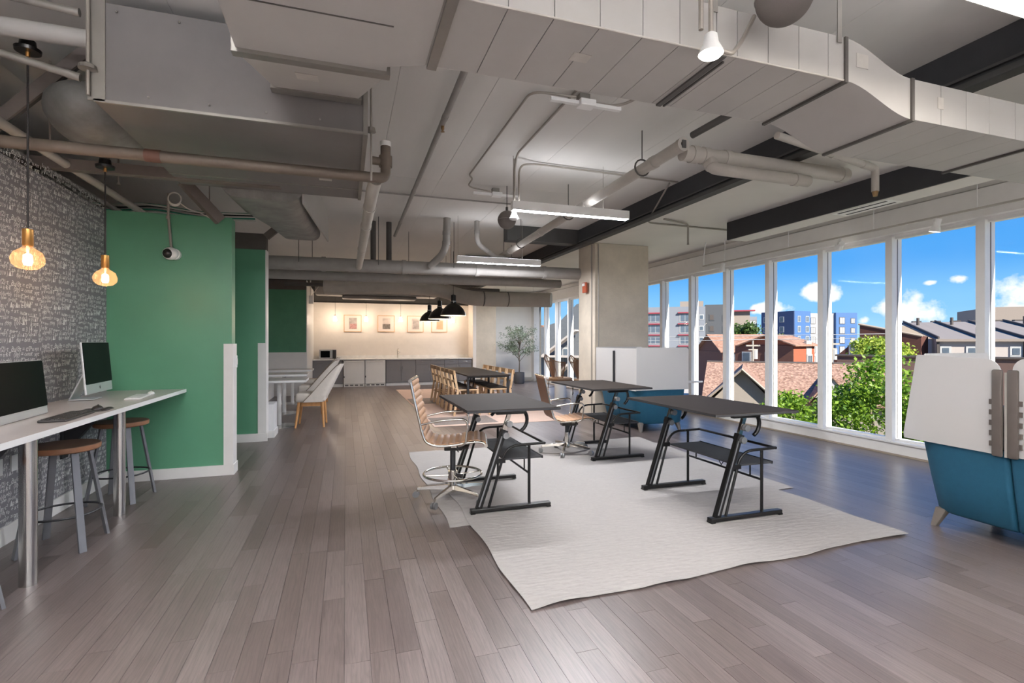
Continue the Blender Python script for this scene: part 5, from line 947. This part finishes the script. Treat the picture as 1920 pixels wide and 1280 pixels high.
def gable(label, a, b, depth, zeave, zridge, wall, roof, cat='house', name='brick_house', over=.4, along=True):
    rz = facing(*a, *b); L_ = math.dist(a, b); t = thing(name, label, cat, (a[0], a[1], 0), rz); obj('walls', box(B(), 0, L_, 0, depth, GZ, zeave), wall, t)
    if along: P = [(-over, zeave), (depth/2, zridge), (depth+over, zeave), (depth+over, zeave-.12), (depth/2, zridge-.14), (-over, zeave-.12)]; obj('roof', prism(B(), P, -over, L_+over, axis='x'), roof, t); obj('gable_wall', prism(B(), [(0, zeave), (depth/2, zridge-.2), (depth, zeave)], .05, L_-.05, axis='x'), wall, t)
    else: P = [(-over, zeave), (L_/2, zridge), (L_+over, zeave), (L_+over, zeave-.12), (L_/2, zridge-.14), (-over, zeave-.12)]; obj('roof', prism(B(), P, -over, depth+over, axis='y'), roof, t); obj('gable_wall', prism(B(), [(0, zeave), (L_/2, zridge-.2), (L_, zeave)], .05, depth-.05, axis='y'), wall, t)
    return t, L_
t, L_ = gable('brown brick house with a wide pale roof below the dark tree', (46.0, 53.4), (54.0, 50.6), 9, .2, 2.5, 'brick_brown', 'shingle_far')
for x_ in (1.6, 4.0): ext_window(t, x_, -1.6, .9, 1.5, nm=1)
obj('pale_bay', box(B(), 5.6, 8.6, -.2, 1, GZ, .4), 'ext_tan', t); ext_window(t, 7.3, -1.5, 1.0, 1.5, -.2, nm=1); ext_window(t, 1.6, -4.2, .9, 1.5, nm=1); ext_window(t, 4.0, -4.2, .9, 1.5, nm=1)
t, L_ = gable('orange brick house with a white window strip', (46.0, 42.5), (50.2, 43.6), 6, 1.1, 2.3, 'brick_orange', 'shingle_far', along=True)
obj('white_strip', box(B(), 2.5, 3.6, -.06, .2, GZ, 1.6), 'ext_cream', t)
for z_ in (-.9, -3.2): ext_window(t, 2.85, z_, .42, .85, -.06, nm=1); ext_window(t, 3.3, z_, .42, .85, -.06, nm=1)
sw = obj('shaded_side', box(B(), -.1, 0, .02, 6.9, GZ, 1.05), 'brick_brown', t); o = ext_window(t, -.1, -1.4, .9, 1.6, 2.6, nm=1); o.rotation_euler = (0, 0, R(-90)); o = ext_window(t, -.1, -1.4, .9, 1.6, 5.4, nm=1); o.rotation_euler = (0, 0, R(-90))  # browner brick skin paints in the shade on the side away from the sun
# near house with brown shingles
t, L_ = gable('house with a brown shingle roof and a front gable outside the windows', (21.2, 25.6), (27.8, 19.4), 8, -1.9, .12, 'ext_siding', 'shingle', name='shingle_house', over=.5)
t2 = obj('cross_roof', prism(B(), [(-.4, -2.0), (1.75, .05), (3.9, -2.0), (3.9, -2.12), (1.75, -.08), (-.4, -2.12)], -3.3, 4.0, axis='y'), 'shingle', t); obj('cross_gable', prism(B(), [(0, GZ), (0, -2.0), (1.75, -.1), (3.5, -2.0), (3.5, GZ)], -2.9, 4.0, axis='y'), 'ext_siding', t)
for s, a in ((0, 0),): obj('rake_board', tube(B(), [(-.42, -3.3, -2.05), (1.75, -3.3, .0), (3.92, -3.3, -2.05)], .07, 4), 'ext_tan', t)
ext_window(t, 1.75, -2.9, .9, .7, -2.9, nm=2); obj('dormer', prism(B(), [(5.4, -1.6), (6.2, -.5), (7.0, -1.6)], -.9, 2.5, axis='y'), 'ext_white', t); obj('dormer_roof', prism(B(), [(5.1, -1.75), (6.2, -.35), (7.3, -1.75), (7.3, -1.87), (6.2, -.5), (5.1, -1.87)], -1.0, 2.5, axis='y'), 'shingle', t); obj('ridge_cap', cyl(B(), (-.5, 4, .13), (L_+.5, 4, .13), .07, seg=8), 'ext_dark', t)
# dark brick gable building and cream row with standing-seam roofs
t = thing('brick_warehouse', 'dark brick building with a slanted parapet beside the cream row', 'building', (48.0, 39.4, 0), facing(48.0, 39.4, 50.4, 32.6)); L_ = math.dist((48.0, 39.4), (50.4, 32.6))
obj('walls', prism(B(), [(0, GZ), (0, -.2), (1.6, 1.3), (2.3, 1.4), (2.3, 3.2), (L_, 1.95), (L_, GZ)], 0, 2.2, axis='y'), 'brick_dark', t); obj('parapet', tube(B(), [(2.2, 0, 3.25), (L_+.1, 0, 2.0)], .10, 4), 'ext_tan', t); ext_window(t, 1.9, .0, .8, 1.3, nm=1)
ax, ay = 51.0, 31.6; bx, by = 63.0, 19.0
t = thing('row_building', 'cream terrace row with long sloping grey seamed roofs', 'building', (ax, ay, 0), facing(ax, ay, bx, by)); L_ = math.dist((ax, ay), (bx, by))
obj('walls', box(B(), 0, L_, 0, 16, GZ, 1.75), 'ext_cream', t); obj('roof', loft(B(), [[Vector(c) for c in ((x_, -.35, 1.72), (x_, 15, 3.7), (x_, 15, 3.5), (x_, -.35, 1.6))] for x_ in (-.2, L_+.2)]), 'roof_grey', t)
nb = 6
for k in range(nb+1):
    x_ = L_*k/nb; obj('roof_rib', loft(B(), [[Vector((x_+dx, -.36, 1.75)) for dx in (-.06, .06)]+[Vector((x_+dx, -.36, 1.95)) for dx in (.06, -.06)], [Vector((x_+dx, 15, 3.73)) for dx in (-.06, .06)]+[Vector((x_+dx, 15, 3.93)) for dx in (.06, -.06)]]), 'ext_dark', t); obj('downpipe', box(B(), x_-.09, x_+.09, -.2, 0, GZ, 1.7), 'ext_dark', t)
    for s in (-.55, .55):
        if 0 < x_+s < L_:
            for z_ in (-.45, .35): ext_window(t, x_+s, z_, .55, .6, nm=1)
    obj('roof_vent', cyl(B(), (x_+.8, 12, 3.0), (x_+.8, 12, 4.1), .14, seg=8), 'ext_dark', t)
obj('eave', box(B(), -.2, L_+.2, -.4, -.3, 1.5, 1.72), 'ext_beige', t)
t, L_ = block('beige flat roofed block rising behind the terrace row', (132.5, 72.0), (151, 54), 20, 8.9, 'ext_beige')
for x_ in (9.5, 12.6, 17.5, 20.3): ext_window(t, x_, 5.6, 1.6, 1.9, frame_='ext_tan', nm=1)
t = thing('roof_row', 'row of rooftop units on a low building behind the terrace row', 'rooftop units', (95, 58, 0), facing(95, 58, 118, 34)); L_ = math.dist((95, 58), (118, 34)); obj('roof_deck', box(B(), -6, L_, 0, 12, GZ, 4.2), 'ext_tan', t)
for k in range(12): obj('unit', box(B(), 2.6*k-4, 2.6*k-2.8, .5, 1.7, 4.2, 5.0), 'ext_dark', t); obj('unit_box', box(B(), 2.6*k-2.8, 2.6*k-2.0, .5, 1.5, 4.2, 4.7), 'ext_tan', t)
# dark side wall of the yard
t = thing('yard_wall', 'dark brown windowless wall behind the green trees', 'wall', (29.5, 24.0, 0), facing(29.5, 24.0, 33.5, 16.0)); obj('panel', box(B(), 0, 9.0, 0, .6, GZ, .58), 'darkwall', t); obj('coping', box(B(), -.1, 9.1, -.1, .7, .58, .68), 'ext_dark', t)
# neighbour seen through the far bays
t = thing('grey_house', 'grey gabled neighbour building beyond the wing chairs', 'building', (13.2, 44.0, 0), facing(13.2, 44.0, 20.5, 36.5)); L_ = math.dist((13.2, 44.0), (20.5, 36.5)); obj('walls', box(B(), 0, L_, 0, 10, GZ, 2.7), 'ext_beige', t); obj('gable_wing', prism(B(), [(4.2, GZ), (4.2, 2.6), (6.2, 3.2), (7.7, 4.6), (9.5, 4.6), (9.5, GZ)], -.6, 6, axis='y'), 'ext_grey2', t); obj('roof', box(B(), -.4, 4.6, -.4, 10, 2.7, 2.9), 'shingle_far', t)
for z_ in (-.6, -3.4):
    for x_ in (1.6, 3.6): ext_window(t, x_, z_, 1.2, 1.4)
    ext_window(t, 6.5, z_, 1.3, 1.5, -.6)
for z_ in (.2, -2.6): obj('stair_landing', box(B(), 4.5, 10.5, -2.0, -.6, z_, z_+.15), 'ext_cream', t)
obj('stair_flight', bar(B(), (5.0, -1.4, .25), (8.0, -1.4, 2.4), .9, .15), 'ext_cream', t); obj('stair_flight', bar(B(), (5.0, -1.4, -2.5), (8.0, -1.4, .25), .9, .15), 'ext_cream', t)
# trees
def tree(label, c, r, top, base, leaf, n, per, size, seed, sq=(1, 1, .9), lobes=None):
    random.seed(seed); t = thing('leafy_tree', label, 'tree', (c[0], c[1], base)); cz = top-r*sq[2]-base; cs = []
    for k in range(n):
        a = random.uniform(0, 2*PI); b = math.acos(random.uniform(-1, 1)); rr = r*random.uniform(.55, 1.0); cs.append(Vector((rr*math.sin(b)*math.cos(a)*sq[0], rr*math.sin(b)*math.sin(a)*sq[1], cz+rr*math.cos(b)*sq[2])))
    obj('foliage', leafcloud(cs, per, r*.13, size, seed+1), leaf, t, kind='stuff'); bm = B(); tube(bm, crom([(0, 0, 0), (.05, .03, cz*.5), (0, 0, cz)], 4), [.16*r/2.5]*9, 8)
    for k in range(7): p = cs[k*max(1, n//7) % n]; tube(bm, [Vector((0, 0, cz*.45+.08*k)), p*.6+Vector((0, 0, cz*.3)), p], [.09*r/2.5, .05*r/2.5, .02*r/2.5], 5)
    obj('trunk', bm, 'bark', t, smooth=60); return t
tree('big bright green maple filling the lower window panes', (18.9, 13.6), 2.35, 1.1, GZ, 'leaf_maple', 80, 210, .17, 31, (1.0, 1.0, 1.35))
tree('small bright green maple in front of the shingle house', (15.4, 14.6), 1.15, -.15, GZ, 'leaf_maple', 36, 170, .15, 41, (1, 1, 1.4))
tree('green maple beside the dark yard wall', (20.4, 12.2), 1.7, -.35, GZ, 'leaf_maple', 50, 200, .16, 51, (1, 1, 1.3))
tree('low green tree outside behind the lounge with the hinge post', (17.2, 10.0), 1.8, -1.2, GZ, 'leaf_maple', 40, 170, .17, 57, (1, 1, 1.2))
tree('round yellow green tree before the terrace row', (40.2, 29.2), 1.9, 1.95, GZ, 'leaf_light', 60, 150, .26, 61, (1.1, 1.1, .85))
tree('dark evergreen tree beside the red finned apartment block', (75, 80.6), 3.4, 5.6, GZ, 'leaf_dark', 60, 110, .6, 71, (.9, .9, 1.5))
tree('dark bush growing behind the brown brick house', (79, 77.5), 2.6, 2.8, GZ, 'leaf_dark', 40, 110, .5, 77, (1.2, 1.2, .9))
tree('leafy tree standing outside past the entrance end windows', (22.5, 2.5), 2.3, .6, GZ, 'leaf_maple', 50, 150, .2, 83, (1, 1, 1.2)); tree('broad leafy tree standing outside past the last entrance window', (24.0, -6.5), 2.6, 1.0, GZ, 'leaf_maple', 50, 150, .22, 89, (1, 1, 1.1))
t, L_ = block('low brown brick hall beyond the entrance end windows', (46, 12), (46, -30), 14, 2.6, 'brick_brown', name='brick_hall')
for k in range(8): ext_window(t, 4+4.6*k, -1.2, 1.4, 1.8); ext_window(t, 4+4.6*k, -5.0, 1.4, 1.8)
# cars, poles and wires
def car(label, x_, y_, rz, mat):
    t = thing('parked_car', label, 'car', (x_, y_, GZ+.3), rz, 'cars parked below the apartment block'); obj('body', prism(B(), [(-2.3, .35), (-2.35, .8), (-2.2, 1.0), (-1.3, 1.1), (-.7, 1.6), (1.0, 1.65), (1.9, 1.1), (2.3, 1.0), (2.35, .4)], -.9, .9), mat, t); obj('side_glass', prism(B(), [(-1.1, 1.12), (-.62, 1.5), (.9, 1.54), (1.55, 1.12)], -.92, .92), 'ext_window', t)
    for a in (-1.45, 1.45): obj('wheel', cyl(B(), (a, -.93, .35), (a, .93, .35), .36, seg=16), 'tyre', t)
car('white parked car below the apartment block', 71.3, 90.3, R(-35), 'car_white'); car('grey parked car beside the white one', 76.6, 87.0, R(-40), 'car_grey')
def pole(label, x_, y_, h):
    t = thing('utility_pole', label, 'pole', (x_, y_, GZ)); obj('mast', cyl(B(), (0, 0, 0), (0, 0, h-GZ), .13, .09, seg=8), 'pole', t); obj('crossarm', box(B(), -.9, .9, -.06, .06, h-GZ-.6, h-GZ-.45), 'pole', t); obj('crossarm', box(B(), -.6, .6, -.06, .06, h-GZ-1.0, h-GZ-.88), 'pole', t); obj('transformer', cyl(B(), (.3, 0, h-GZ-1.9), (.3, 0, h-GZ-1.0), .25, seg=10), 'ext_white', t)
pole('utility pole with a transformer before the orange brick house', 40.0, 42.0, 1.6); pole('utility pole with a transformer before the dark brick building', 40.5, 33.5, 1.8)
for i, z_ in enumerate((1.5, 1.9)):
    o = thing('power_line', 'sagging power line strung across in front of the apartment block', 'wire', (25, 58, z_), group='power lines'); obj('wire', tube(B(), crom([(0, 0, .5), (8, -8, .1), (15.5, -16.5, .2), (22, -25, .3)], 6), .03, 4), 'ext_frame', o)
